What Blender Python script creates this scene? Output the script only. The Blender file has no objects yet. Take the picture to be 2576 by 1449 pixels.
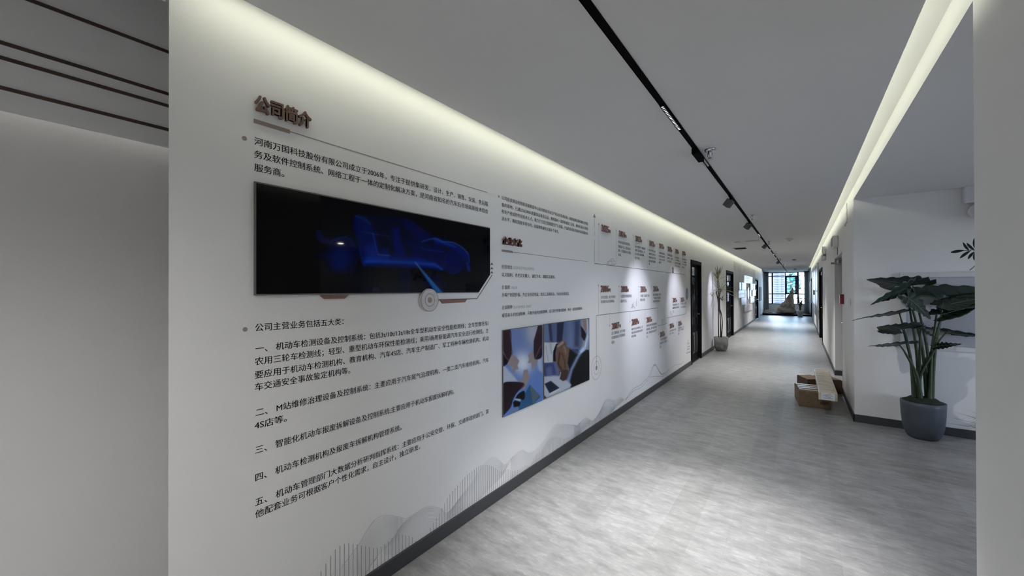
import bpy, bmesh, math, random
import numpy as np
from mathutils import Vector, Matrix
from mathutils.geometry import tessellate_polygon
random.seed(7); rng = np.random.default_rng(7)
S = bpy.context.scene; COL = S.collection
# ------------------------------------------------------------------ camera
FPX, YAW, PITCH, ROLL, EYE = 984.845, .6337, .004, -.0022, 1.554
CF = np.array([-math.sin(YAW)*math.cos(PITCH), math.cos(YAW)*math.cos(PITCH), math.sin(PITCH)])
_r = np.array([math.cos(YAW), math.sin(YAW), 0.]); _u = np.cross(_r, CF)
CR = _r*math.cos(ROLL)+_u*math.sin(ROLL); CU = -_r*math.sin(ROLL)+_u*math.cos(ROLL)
C0 = np.array([0, 0, EYE])
cam = bpy.data.cameras.new('camera'); cam.sensor_width = 36; cam.sensor_fit = 'HORIZONTAL'
cam.lens = FPX/2576*36; cam.clip_start = .02; cam.clip_end = 400
co = bpy.data.objects.new('camera', cam); COL.objects.link(co)
m = Matrix.Identity(4)
for i in range(3):
    m[i][0] = CR[i]; m[i][1] = CU[i]; m[i][2] = -CF[i]; m[i][3] = C0[i]
co.matrix_world = m; S.camera = co
# ------------------------------------------------------------------ world, exposure
S.view_settings.view_transform = 'Standard'; S.view_settings.look = 'None'
S.view_settings.exposure = 1.42; S.view_settings.gamma = 1.0; S.view_settings.use_curve_mapping = False
S.cycles.use_denoising = True; S.cycles.caustics_reflective = False; S.cycles.caustics_refractive = False
S.cycles.max_bounces = 10; S.cycles.diffuse_bounces = 6; S.cycles.transparent_max_bounces = 16
w = bpy.data.worlds.new('sky'); S.world = w; w.use_nodes = True
bg = w.node_tree.nodes['Background']; bg.inputs[0].default_value = (.68, .80, 1.0, 1); bg.inputs[1].default_value = 9.0

def area(name, loc, rot, sx, sy, power, col, portal=False, spread=math.pi):
    l = bpy.data.lights.new(name, 'AREA'); l.shape = 'RECTANGLE'; l.size = sx; l.size_y = sy; l.energy = power; l.color = col
    l.spread = spread
    if portal: l.cycles.is_portal = True
    o = bpy.data.objects.new(name, l); COL.objects.link(o); o.location = loc; o.rotation_euler = rot; return o
def spot(name, loc, target, power, col, ang, blend=.6, r=.02):
    l = bpy.data.lights.new(name, 'SPOT'); l.energy = power; l.color = col; l.spot_size = ang; l.spot_blend = blend; l.shadow_soft_size = r
    o = bpy.data.objects.new(name, l); COL.objects.link(o); o.location = loc
    o.rotation_euler = (Vector(target)-Vector(loc)).to_track_quat('-Z', 'Y').to_euler(); return o
XL, XR, HC, HS = -1.805, .513, 2.603, 2.748      # left wall, right wall, ceiling, top of the light slots
CXL, CXR = -1.617, .374                          # edges of the ceiling board
YE, YW = 27.7, 29.8                              # end of the corridor walls, window wall
COVE = (.98, 1.0, .80); COOL = (1.0, .985, .975)
P90 = math.pi/2
# LED strips in the two ceiling slots (light lies along Y)
area('cove_left', (-1.69, 13.9, 2.735), (0, 0, 0), .03, 27.0, 15.5, COVE)
area('cove_right', (.345, 12.7, 2.675), (0, math.radians(-105), 0), .03, 29.6, 9.3, COVE)
# strip behind the bulkhead over the lobby wall
area('cove_lobby', (-2.565, 0, 2.33), (0, math.radians(-6), 0), .02, 4.6, .22, (1, .97, .9))
# daylight portals at the two windows
area('daylight_end', (-.72, YW-.06, 1.7), (math.radians(-90), 0, 0), 2.4, 2.2, 1, (1, 1, 1), portal=True)
area('daylight_recess', (5.94, 3.55, 1.35), (0, math.radians(90), 0), .9, 2.0, 1, (1, 1, 1), portal=True)

# ------------------------------------------------------------------ measuring: pixel of the photograph -> point on a real plane
def ray(u, v): return CF+CR*(u-1288)/FPX-CU*(v-724.5)/FPX
def on(ax, val, u, v):
    d = ray(u, v); return C0+d*((val-C0[ax])/d[ax])
def wl(u, v): p = on(0, XL, u, v); return p[1], p[2]
def at_depth(u, v, D): return Vector(C0+ray(u, v)*D)

# ------------------------------------------------------------------ materials
def mat(name, col, rough=.6, metal=0., spec=.5, noise=0., nscale=8., bump=0., bscale=60., emit=None, coat=0., attr=None, stretch=None):
    M = bpy.data.materials.new(name); M.use_nodes = True; nt = M.node_tree; b = nt.nodes['Principled BSDF']
    b.inputs['Base Color'].default_value = (*col, 1); b.inputs['Roughness'].default_value = rough
    b.inputs['Metallic'].default_value = metal; b.inputs['Specular IOR Level'].default_value = spec
    b.inputs['Coat Weight'].default_value = coat; b.inputs['Coat Roughness'].default_value = .03
    N = nt.nodes.new; L = nt.links.new
    if attr:
        a = N('ShaderNodeAttribute'); a.attribute_name = attr; L(a.outputs['Color'], b.inputs['Base Color'])
    if noise or bump:
        tc = N('ShaderNodeTexCoord'); mp = N('ShaderNodeMapping'); L(tc.outputs['Object'], mp.inputs[0])
        if stretch: mp.inputs['Scale'].default_value = stretch
    if noise and not attr:
        n = N('ShaderNodeTexNoise'); n.inputs['Scale'].default_value = nscale; n.inputs['Detail'].default_value = 5
        L(mp.outputs[0], n.inputs['Vector']); r = N('ShaderNodeValToRGB'); L(n.outputs['Fac'], r.inputs[0])
        r.color_ramp.elements[0].position = .3; r.color_ramp.elements[1].position = .7
        r.color_ramp.elements[0].color = (*[c*(1-noise) for c in col], 1); r.color_ramp.elements[1].color = (*[min(1, c*(1+noise)) for c in col], 1)
        L(r.outputs[0], b.inputs['Base Color'])
    if bump:
        n2 = N('ShaderNodeTexNoise'); n2.inputs['Scale'].default_value = bscale; n2.inputs['Detail'].default_value = 6
        L(mp.outputs[0], n2.inputs['Vector']); bp = N('ShaderNodeBump'); bp.inputs['Strength'].default_value = bump; bp.inputs['Distance'].default_value = .01
        L(n2.outputs['Fac'], bp.inputs['Height']); L(bp.outputs[0], b.inputs['Normal'])
    if emit:
        b.inputs['Emission Color'].default_value = (*emit[:3], 1); b.inputs['Emission Strength'].default_value = emit[3]
    return M
MAT = {}
MAT['wall'] = mat('white_wall_paint', (.745, .742, .736), .75, noise=.012, nscale=3, bump=.06, bscale=180)
MAT['ceil'] = mat('white_ceiling_paint', (.70, .697, .695), .85, noise=.012, nscale=2, bump=.04, bscale=150)
MAT['bulk'] = mat('grey_bulkhead_paint', (.80, .80, .81), .8, bump=.05, bscale=150)
MAT['base'] = mat('dark_grey_skirting', (.045, .046, .05), .45, noise=.2, nscale=20, stretch=(1, 8, 8))
MAT['bronze'] = mat('brown_metal_inlay', (.10, .075, .06), .45, metal=.6, noise=.1)
MAT['black'] = mat('black_print', (.012, .012, .014), .6, noise=.05)
MAT['greyprint'] = mat('grey_print', (.25, .25, .26), .7, noise=.05)
MAT['midprint'] = mat('soft_grey_print', (.40, .40, .415), .7, noise=.03)
MAT['pale'] = mat('pale_grey_print', (.47, .47, .48), .7, noise=.03)
MAT['taupe'] = mat('taupe_print', (.30, .24, .21), .6, noise=.03)
MAT['brown'] = mat('brown_print', (.21, .115, .085), .5, noise=.04)
MAT['redface'] = mat('red_brown_letter_paint', (.105, .030, .023), .4, noise=.06)
MAT['redside'] = mat('pale_rose_letter_edge', (.30, .20, .18), .5, noise=.06)
MAT['headface'] = mat('copper_brown_letter_paint', (.15, .088, .068), .4, noise=.06)
MAT['acrylic'] = mat('glossy_printed_acrylic', (.004, .004, .006), .03, spec=.17, attr='Col')
MAT['printgloss'] = mat('glossy_photo_print', (.1, .1, .1), .35, spec=.12, attr='Col')
MAT['printmatt'] = mat('matt_print', (.1, .1, .1), .7, attr='Col')
MAT['edge'] = mat('grey_panel_edge', (.16, .15, .15), .4, metal=.4, noise=.05)
MAT['whitedisc'] = mat('off_white_print', (.56, .54, .55), .55, noise=.02)
MAT['dark'] = mat('black_painted_door', (.006, .006, .008), .7, spec=.12, noise=.2, nscale=10)
MAT['ironwork'] = mat('dark_bronze_ironwork', (.05, .05, .058), .3, metal=.8, noise=.2)
MAT['doorglass'] = mat('dark_door_glass', (.10, .12, .16), .08, spec=.8, noise=.3, nscale=5)
MAT['steel'] = mat('chrome_steel', (.6, .6, .62), .25, metal=1, noise=.05)
MAT['blackmetal'] = mat('black_track_metal', (.003, .003, .0035), .85, spec=.06, noise=.1)
MAT['greymetal'] = mat('grey_lamp_metal', (.10, .10, .105), .35, metal=.5, noise=.1)
MAT['ceramicgrey'] = mat('mottled_grey_ceramic', (.30, .29, .28), .55, noise=.35, nscale=9, bump=.2, bscale=30)
MAT['ceramicblue'] = mat('slate_blue_glazed_ceramic', (.062, .078, .098), .5, noise=.25, nscale=6, bump=.15, bscale=25)
MAT['ceramicwhite'] = mat('white_ceramic', (.85, .85, .85), .35, noise=.03)
MAT['soil'] = mat('dark_soil', (.018, .015, .012), .95, noise=.5, nscale=60, bump=.6, bscale=80)
MAT['moss'] = mat('dark_moss', (.012, .020, .010), .95, noise=.5, nscale=50, bump=.8, bscale=90)
MAT['stem'] = mat('olive_green_stem', (.035, .06, .025), .5, noise=.25, nscale=20)
MAT['cane'] = mat('dark_cane_bark', (.03, .026, .022), .7, noise=.3, nscale=40)
MAT['leaf'] = mat('deep_green_leaf', (.006, .021, .012), .42, noise=.35, nscale=14)
MAT['leaf2'] = mat('olive_sword_leaf', (.15, .145, .085), .5, noise=.35, nscale=10)
MAT['leaf3'] = mat('dark_palm_leaf', (.006, .010, .009), .8, spec=.15, noise=.2)
MAT['leaf4'] = mat('grey_green_fern_leaf', (.08, .115, .06), .6, noise=.3)
MAT['vein'] = mat('pale_leaf_vein', (.16, .19, .13), .5, noise=.1)
MAT['card'] = mat('brown_cardboard', (.17, .115, .068), .75, noise=.15, nscale=12)
MAT['cardin'] = mat('dark_cardboard', (.09, .05, .032), .8, noise=.15, nscale=12)
MAT['tape'] = mat('shiny_wrapping_tape', (.46, .39, .27), .16, spec=.9, noise=.3, nscale=7, bump=1.0, bscale=11, stretch=(.6, 2.2, 1))
MAT['label'] = mat('white_paper_label', (.55, .58, .6), .7, noise=.05)
MAT['red'] = mat('red_plastic', (.22, .008, .016), .35, noise=.05)
MAT['whiteplast'] = mat('white_plastic', (.62, .62, .62), .4, noise=.02)
MAT['greyplast'] = mat('grey_plastic', (.28, .28, .29), .4, noise=.04)
MAT['whitegloss'] = mat('white_gloss_panel', (.52, .53, .55), .36, noise=.02)
MAT['stonewall'] = mat('grey_concrete_cladding', (.62, .61, .605), .8, noise=.12, nscale=1.6, bump=.1, bscale=30)
MAT['curtain'] = mat('charcoal_curtain_cloth', (.36, .38, .42), .9, noise=.15, nscale=30)
MAT['frame'] = mat('dark_blue_window_frame', (.03, .035, .07), .4, noise=.1)
MAT['rock'] = mat('brown_scholar_rock', (.44, .35, .27), .95, noise=.45, nscale=5, bump=1., bscale=9)
MAT['pebble'] = mat('white_pebble', (.55, .5, .48), .7, noise=.4, nscale=20)
MAT['bark'] = mat('grey_tree_bark', (.12, .10, .085), .9, noise=.3, nscale=20)
MAT['concrete'] = mat('pale_building_render', (.13, .13, .133), .9, noise=.03)
MAT['bwin'] = mat('building_window_blue', (.055, .065, .10), .3, noise=.1)
MAT['treeleaf'] = mat('grey_green_foliage', (.10, .14, .12), .8, noise=.3, nscale=4)  # grey-green leaf colour, mottled by noise
MAT['lens'] = mat('lamp_lens', (.8, .8, .8), .3, emit=(.92, .95, 1, .4))
MAT['lensdim'] = mat('lamp_reflector', (.75, .75, .78), .2, metal=.9, noise=.05)
MAT['down'] = mat('downlight_lens', (.9, .9, .9), .3, emit=(1, .98, .95, 60))
def glass(name, tint, refl):
    M = bpy.data.materials.new(name); M.use_nodes = True; nt = M.node_tree; nt.nodes.clear(); N = nt.nodes.new
    o = N('ShaderNodeOutputMaterial'); t = N('ShaderNodeBsdfTransparent'); t.inputs[0].default_value = (*tint, 1)
    g = N('ShaderNodeBsdfGlossy'); g.inputs['Roughness'].default_value = .02
    mx = N('ShaderNodeMixShader'); fr = N('ShaderNodeFresnel'); fr.inputs[0].default_value = 1.45
    nt.links.new(fr.outputs[0], mx.inputs[0]); nt.links.new(t.outputs[0], mx.inputs[1]); nt.links.new(g.outputs[0], mx.inputs[2])
    nt.links.new(mx.outputs[0], o.inputs[0]); return M
MAT['glass'] = glass('window_glass', (.93, .97, 1.0), .1)
MAT['tintglass'] = glass('green_tinted_glass', (.62, .93, .93), .1)
def floor_mat():
    M = bpy.data.materials.new('grey_stone_plank_floor'); M.use_nodes = True; nt = M.node_tree; b = nt.nodes['Principled BSDF']; N = nt.nodes.new; L = nt.links.new
    tc = N('ShaderNodeTexCoord')
    br = N('ShaderNodeTexBrick'); br.offset = .37; br.inputs['Scale'].default_value = 1; br.inputs['Brick Width'].default_value = 1.22
    br.inputs['Row Height'].default_value = .185; br.inputs['Mortar Size'].default_value = .0012; br.inputs['Mortar Smooth'].default_value = .2
    br.inputs['Color1'].default_value = (.262, .262, .263, 1); br.inputs['Color2'].default_value = (.305, .305, .307, 1); br.inputs['Mortar'].default_value = (.26, .26, .262, 1)
    mpb = N('ShaderNodeMapping'); mpb.inputs['Rotation'].default_value = (0, 0, P90); L(tc.outputs['Object'], mpb.inputs[0]); L(mpb.outputs[0], br.inputs['Vector'])
    def nz(sc, scale, det, lo, hi, c0, c1, rot=0):
        mp = N('ShaderNodeMapping'); mp.inputs['Scale'].default_value = scale; mp.inputs['Rotation'].default_value = (0, 0, rot); L(tc.outputs['Object'], mp.inputs[0])
        n = N('ShaderNodeTexNoise'); n.inputs['Scale'].default_value = sc; n.inputs['Detail'].default_value = det; n.inputs['Roughness'].default_value = .62; L(mp.outputs[0], n.inputs['Vector'])
        r = N('ShaderNodeValToRGB'); r.color_ramp.elements[0].position = lo; r.color_ramp.elements[1].position = hi
        r.color_ramp.elements[0].color = (c0, c0, c0, 1); r.color_ramp.elements[1].color = (c1, c1, c1, 1); L(n.outputs['Fac'], r.inputs[0]); return r.outputs[0]
    a = nz(4.2, (1, 2.6, 1), 8, .30, .70, .74, 1.18, .12)
    c = nz(17, (1, 3.2, 1), 8, .52, .78, 1.0, 1.40, .2)
    d = nz(8, (1, 3, 1), 5, .28, .52, .76, 1.0, .05)
    def mul(x, y):
        k = N('ShaderNodeMix'); k.data_type = 'RGBA'; k.blend_type = 'MULTIPLY'; k.inputs['Factor'].default_value = 1
        L(x, k.inputs['A']); L(y, k.inputs['B']); return k.outputs['Result']
    res = mul(mul(mul(br.outputs['Color'], a), c), d); L(res, b.inputs['Base Color'])
    b.inputs['Roughness'].default_value = .42; b.inputs['Specular IOR Level'].default_value = .5
    return M
MAT['floor'] = floor_mat()

# ------------------------------------------------------------------ mesh helpers
class MB:
    def __init__(s): s.v = []; s.f = []; s.mi = []; s.cur = 0
    def add(s, vs, fs):
        n = len(s.v); s.v += [tuple(map(float, p)) for p in vs]; s.f += [tuple(i+n for i in f) for f in fs]; s.mi += [s.cur]*len(fs); return s
    def box(s, x0, x1, y0, y1, z0, z1):
        return s.add([(x, y, z) for z in (z0, z1) for y in (y0, y1) for x in (x0, x1)],
                     [(0, 2, 3, 1), (4, 5, 7, 6), (0, 1, 5, 4), (2, 6, 7, 3), (0, 4, 6, 2), (1, 3, 7, 5)])
    def obox(s, c, ax, ay, az):       # oriented box: centre and half-axis vectors
        c = Vector(c); ax, ay, az = Vector(ax), Vector(ay), Vector(az)
        return s.add([c+ax*i+ay*j+az*k for k in (-1, 1) for j in (-1, 1) for i in (-1, 1)],
                     [(0, 2, 3, 1), (4, 5, 7, 6), (0, 1, 5, 4), (2, 6, 7, 3), (0, 4, 6, 2), (1, 3, 7, 5)])
    def prism(s, pts, axis, a, b):    # polygon pts in the plane across axis, from a to b
        def P(p, t): return {0: (t, p[0], p[1]), 1: (p[0], t, p[1]), 2: (p[0], p[1], t)}[axis]
        n = len(pts); tri = tessellate_polygon([[Vector((p[0], p[1], 0)) for p in pts]])
        vs = [P(p, a) for p in pts]+[P(p, b) for p in pts]
        return s.add(vs, [tuple(t) for t in tri]+[tuple(i+n for i in reversed(t)) for t in tri]+[(i, (i+1) % n, (i+1) % n+n, i+n) for i in range(n)])
    def poly(s, pts, X):              # flat polygon on a wall plane facing +X; pts are (y, z)
        tri = tessellate_polygon([[Vector((p[0], p[1], 0)) for p in pts]])
        fs = []
        for t in tri:
            a, b, c = [pts[i] for i in t]
            fs.append(t if (b[0]-a[0])*(c[1]-a[1])-(b[1]-a[1])*(c[0]-a[0]) > 0 else t[::-1])
        return s.add([(X, p[0], p[1]) for p in pts], [tuple(f) for f in fs])
    def line(s, pts, wd, X):          # flat ribbon of width wd on a wall plane facing +X
        pts = [Vector((0, p[0], p[1])) for p in pts]; L = []; R = []
        for i, p in enumerate(pts):
            t = (pts[min(i+1, len(pts)-1)]-pts[max(i-1, 0)]).normalized(); n = Vector((0, -t.z, t.y))*wd/2
            L.append((X, (p+n).y, (p+n).z)); R.append((X, (p-n).y, (p-n).z))
        k = len(pts); return s.add(L+R, [(i+k, i+1+k, i+1, i) for i in range(k-1)])
    def disc(s, c, r, X, n=28, r0=0):
        if not r0: return s.poly([(c[0]+r*math.cos(a), c[1]+r*math.sin(a)) for a in [i*2*math.pi/n for i in range(n)]], X)
        A = [i*2*math.pi/n for i in range(n)]
        return s.add([(X, c[0]+r*math.cos(a), c[1]+r*math.sin(a)) for a in A]+[(X, c[0]+r0*math.cos(a), c[1]+r0*math.sin(a)) for a in A],
                     [(i, (i+1) % n, (i+1) % n+n, i+n) for i in range(n)])
    def tube(s, pts, rad, n=8, cap=True):
        pts = [Vector(p) for p in pts]; k = len(pts); rr = rad if hasattr(rad, '__len__') else [rad]*k
        base = []; up = Vector((0.3, .2, 1)); px = None
        for i, p in enumerate(pts):
            t = (pts[min(i+1, k-1)]-pts[max(i-1, 0)]).normalized()
            x = (px-t*px.dot(t)) if px else t.cross(up)
            if x.length < 1e-4: x = t.cross(Vector((1, 0, 0)))
            x.normalize(); y = t.cross(x); px = x
            base += [p+(x*math.cos(a)+y*math.sin(a))*rr[i] for a in [j*2*math.pi/n for j in range(n)]]
        fs = [(i*n+j, i*n+(j+1) % n, (i+1)*n+(j+1) % n, (i+1)*n+j) for i in range(k-1) for j in range(n)]
        if cap: fs += [tuple(range(n))[::-1], tuple(range((k-1)*n, k*n))]
        return s.add(base, fs)
    def lathe(s, c, prof, n=24, rot=0., sq=None):   # prof: (r, z); sq: callable angle -> radius factor
        vs = []
        for r, z in prof:
            for j in range(n):
                a = rot+j*2*math.pi/n; q = sq(a) if sq else 1
                vs.append((c[0]+r*q*math.cos(a), c[1]+r*q*math.sin(a), c[2]+z))
        k = len(prof)
        fs = [(i*n+j, i*n+(j+1) % n, (i+1)*n+(j+1) % n, (i+1)*n+j) for i in range(k-1) for j in range(n)]
        fs += [tuple(range(n))[::-1], tuple(range((k-1)*n, k*n))]
        return s.add(vs, fs)
    def build(s, name, mats, parent=None, smooth=False, bevel=0, loc=None):
        me = bpy.data.meshes.new(name); me.from_pydata(s.v, [], s.f); me.update()
        for mm in (mats if isinstance(mats, (list, tuple)) else [mats]): me.materials.append(mm)
        if any(s.mi): me.polygons.foreach_set('material_index', s.mi)
        if smooth: me.polygons.foreach_set('use_smooth', [True]*len(me.polygons))
        return link(name, me, parent, bevel)
def link(name, me, parent=None, bevel=0):
    o = bpy.data.objects.new(name, me); COL.objects.link(o)
    if parent:
        o.parent = parent; o.matrix_parent_inverse = Matrix.Translation(-world_loc(parent))
    if bevel:
        b = o.modifiers.new('b', 'BEVEL'); b.width = bevel; b.segments = 2; b.limit_method = 'ANGLE'
    return o
def world_loc(o):
    p = Vector(o.location)
    return p
def tag(o, label=None, cat=None, group=None, kind=None):
    if label: o['label'] = label
    if cat: o['category'] = cat
    if group: o['group'] = group
    if kind: o['kind'] = kind
    return o
def empty(name, loc, label, cat, group=None, kind=None):
    o = bpy.data.objects.new(name, None); COL.objects.link(o); o.location = loc; o.empty_display_size = .1
    return tag(o, label, cat, group, kind)
def struct(name, mb, m, label=None, cat=None, **k): return tag(mb.build(name, m, **k), label, cat, None, 'structure')
def cat_rom(pts, n=8):
    pts = [np.array(p, float) for p in pts]; P = [2*pts[0]-pts[1]]+pts+[2*pts[-1]-pts[-2]]; out = []
    for i in range(1, len(P)-2):
        a, b, c, d = P[i-1:i+3]
        for k in range(n):
            t = k/n; out.append(.5*((2*b)+(c-a)*t+(2*a-5*b+4*c-d)*t*t+(3*b-a-3*c+d)*t**3))
    out.append(pts[-1]); return out

# ------------------------------------------------------------------ room shell
DW = [(8.672, 9.651, 2.131), (13.50, 14.97, 2.10), (23.15, 24.70, 2.06)]     # doorways in the left wall
mb = MB(); T = .34
mb.prism([(XL, .398), (XL-.155, .442), (XL-.155, 1.2), (XL, 1.2)], 2, 0, 3.1)
ys = 1.2
for a, b, h in DW:
    mb.box(XL-T, XL, ys, a, 0, 3.1); mb.box(XL-T, XL, a, b, h, 3.1); ys = b
mb.box(XL-T, XL, ys, YE+2.3, 0, 3.1)
struct('wall_left', mb, MAT['wall'], 'long white corridor wall carrying the printed company history', 'wall')
mb = MB()
RD = [(7.624, 9.13, 2.112), (13.883, 15.9, 2.14), (25.5, 27.3, 2.10)]
ys = 6.077
for a, b, h in RD:
    mb.box(XR, XR+.3, ys, a, 0, HC); mb.box(XR, XR+.3, a, b, h, HC); ys = b
mb.box(XR, XR+.3, ys, YE+2.3, 0, HC); mb.box(XR, XR+.3, 6.077, YE+2.3, HC, 3.1)
struct('wall_right', mb, MAT['wall'], 'white corridor wall with black doors beyond the potted plant opening', 'wall')
mb = MB().box(XR, XR+.2, -2.5, 2.142, 0, HC)
struct('wall_near_right', mb, MAT['wall'], 'plain white wall end in front of the plant opening', 'wall')
mb = MB().box(XR+.3, 6.2, 6.077, 6.3, 0, HC); struct('wall_right_back', mb, MAT['wall'], 'white recess wall behind the large leafy plant', 'wall')
mb = MB().box(XR+.2, 6.2, 1.95, 2.142, 0, HC); struct('wall_right_front', mb, MAT['wall'], 'recess wall hidden behind the near white wall end', 'wall')
mb = MB().box(6.0, 6.2, 2.142, 6.077, 0, .9).box(6.0, 6.2, 2.142, 6.077, 1.8, HC).box(6.0, 6.2, 2.142, 2.55, .9, 1.8).box(6.0, 6.2, 4.55, 6.077, .9, 1.8)
struct('wall_right_side', mb, MAT['wall'], 'far side wall of the recess with its window', 'wall')
mb = MB().box(-2.9, -2.6, -2.5, 3.2, 0, 3.1); struct('wall_far_left', mb, MAT['wall'], 'grey plaster lobby wall under the banded bulkhead', 'wall')
mb = MB().box(-2.52, -2.5, -2.5, 3.2, 2.259, 3.1).box(-2.6, -2.52, -2.5, 3.2, 2.45, 2.5); struct('trim_5', mb, MAT['bulk'], 'grey bulkhead with four brown metal bands above the lobby wall', 'bulkhead')
for i, (v, m_) in enumerate([(131.8, 'bronze'), (237.3, 'bronze'), (267.3, 'bronze'), (327, 'bronze')]):
    z = on(0, -2.5, 424, v)[2]
    struct('trim_%d' % (i+1), MB().box(-2.5, -2.494, -2.5, 3.2, z-.007, z+.007), MAT[m_],
           ['topmost brown metal band on the grey bulkhead', 'second brown metal band on the bulkhead, upper of the close pair', 'third brown metal band on the bulkhead, lower of the close pair', 'lowest brown metal band on the bulkhead above the lit plaster'][i], 'metal band')
mb = MB().box(-2.9, XR+.2, -2.7, -2.5, 0, 3.1); struct('wall_rear', mb, MAT['wall'], 'rear wall closing the lobby', 'wall')
mb = MB().box(-2.6, XL-T, 3.0, 3.2, 0, 3.1); struct('wall_left_rear', mb, MAT['wall'], 'short wall closing the lobby behind the printed wall', 'wall')
mb = MB().box(XL-.05, XL, -2.5, .398, HC, 3.1); struct('trim_6', mb, MAT['wall'], 'drop between the lobby ceiling and the corridor ceiling', 'fascia')
mb = MB().box(CXL, CXR, -2.5, YE+2.3, HC, HC+.04); struct('ceiling', mb, MAT['ceil'], 'white corridor ceiling board between the two light slots', 'ceiling')
mb = MB().box(XL-.05, XR+.3, -2.5, YE+2.3, HS, HS+.1); struct('ceiling_upper', mb, MAT['ceil'], 'upper ceiling inside the two glowing light slots', 'ceiling')
mb = MB().box(XR, 6.2, -2.5, 6.077, HC, HS+.05); struct('ceiling_right', mb, MAT['ceil'], 'ceiling of the recess with the plants', 'ceiling')
mb = MB().box(-2.6, XL-.05, -2.5, 3.2, 3.1, 3.2); struct('ceiling_left', mb, MAT['ceil'], 'high lobby ceiling', 'ceiling')
mb = MB().box(-2.9, 6.2, -2.7, YE+2.6, -.1, 0); struct('floor', mb, MAT['floor'], 'mottled grey stone-look plank floor', 'floor')
# window wall at the end
xw0, zs = on(1, YW, 1930, 700)[0], on(1, YW, 1975, 765)[2]
xw1 = on(1, YW, 2026, 700)[0]; ZT = HC-.02
mb = MB().box(XL, XR, YW, YW+.2, 0, zs).box(XL, xw0, YW, YW+.2, zs, HS).box(xw1, XR, YW, YW+.2, zs, HS).box(xw0, xw1, YW, YW+.2, ZT, HS)
struct('wall_far', mb, MAT['wall'], 'white wall under the bright end window', 'wall')
# baseboards
BH = .088
def basebar(name, mb, label): struct(name, mb, MAT['base'], label, 'skirting', bevel=.003)
mb = MB(); ys = .41
for a, b, h in DW: mb.box(XL, XL+.012, ys, a, 0, BH); ys = b
mb.box(XL, XL+.012, ys, YE, 0, BH); basebar('baseboard_left', mb, 'dark grey skirting along the printed wall')
mb = MB(); ys = 6.065
for a, b, h in RD: mb.box(XR-.012, XR, ys, a, 0, BH); ys = b
mb.box(XR-.012, XR, ys, YE, 0, BH); basebar('baseboard_right', mb, 'dark grey skirting beside the cardboard boxes')
basebar('baseboard_back', MB().box(XR-.012, 6.0, 6.065, 6.077, 0, BH), 'dark grey skirting behind the blue plant pot')
basebar('baseboard_front', MB().box(XR-.012, XR, -2.5, 2.142, 0, BH), 'skirting at the foot of the near wall end')
basebar('baseboard_far_left', MB().box(-2.6, -2.588, -2.5, 3.0, 0, BH), 'skirting at the foot of the lobby wall')
mb = MB().box(XL, XR, YE, YW, 0, .10); struct('trim_7', mb, MAT['dark'], 'low black plinth across the floor below the end window', 'plinth')

# ------------------------------------------------------------------ lettering
BF = None
def text_mesh(txt, bold=0., extr=0., track=1.0, res=3):
    cu = bpy.data.curves.new('t', 'FONT'); cu.body = txt; cu.size = 1; cu.offset = bold; cu.extrude = extr; cu.resolution_u = res; cu.space_character = track
    o = bpy.data.objects.new('t', cu); COL.objects.link(o)
    dg = bpy.context.evaluated_depsgraph_get(); dg.update()
    me = bpy.data.meshes.new_from_object(o.evaluated_get(dg))
    v = np.zeros(len(me.vertices)*3); me.vertices.foreach_get('co', v); v = v.reshape(-1, 3)
    f = [tuple(p.vertices) for p in me.polygons]
    bpy.data.objects.remove(o); bpy.data.curves.remove(cu); bpy.data.meshes.remove(me)
    return v, f
def embolden(v, f, d, four=False):
    sh = [(-d, -d), (d, -d), (-d, d), (d, d)] if four else [(-d, 0), (d, 0)]
    n = len(v); V = np.concatenate([v+np.array((a, b, .0004*k)) for k, (a, b) in enumerate(sh)])
    return V, [tuple(i+n*k for i in p) for k in range(len(sh)) for p in f]
def text_on(mb, txt, y0, y1, zc, h, X, bold=0., extr=0., pad=(0, 0), cols=None):
    """letters on the left wall: ink from y0 to y1, ink height h about zc"""
    v, f = text_mesh(txt, 0, extr)
    if bold: v, f = embolden(v, f, bold)
    a, b = v.min(0), v.max(0)
    sy = (y1-y0)/(b[0]-a[0])
    lo, hi = -.095, .845        # em box of a full-width character of the fallback face
    if h is None: sz = sy*1.0
    else: sz = h/(hi-lo)
    zmid = (lo+hi)/2
    if extr: xs = X+(v[:, 2]-a[2])/max(b[2]-a[2], 1e-6)*extr
    else: xs = np.full(len(v), X)
    vs = np.stack([xs, y0+(v[:, 0]-a[0])*sy, zc+(v[:, 1]-zmid)*sz], 1)
    mb.add(vs, f); return mb
def px_text(mb, txt, u0, u1, uc, vc, h, X=None, **k):
    X = XL+.0008 if X is None else X
    y0, zc = wl(u0, vc)[0], wl(uc, vc)[1]; y1 = wl(u1, vc)[0]
    return text_on(mb, txt, y0, y1, zc, h, X, **k)
def paragraph(lines, h, label, name='printed_paragraph', m='black', cat='wall text', group=None, bold=.010):
    root = empty(name, (XL, wl(lines[0][1], lines[0][4])[0], wl(lines[0][3], lines[0][4])[1]), label, cat, group)
    for l in lines: px_text(MB(), *l, h, bold=bold).build('lettering', MAT[m], root)
    return root
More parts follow.
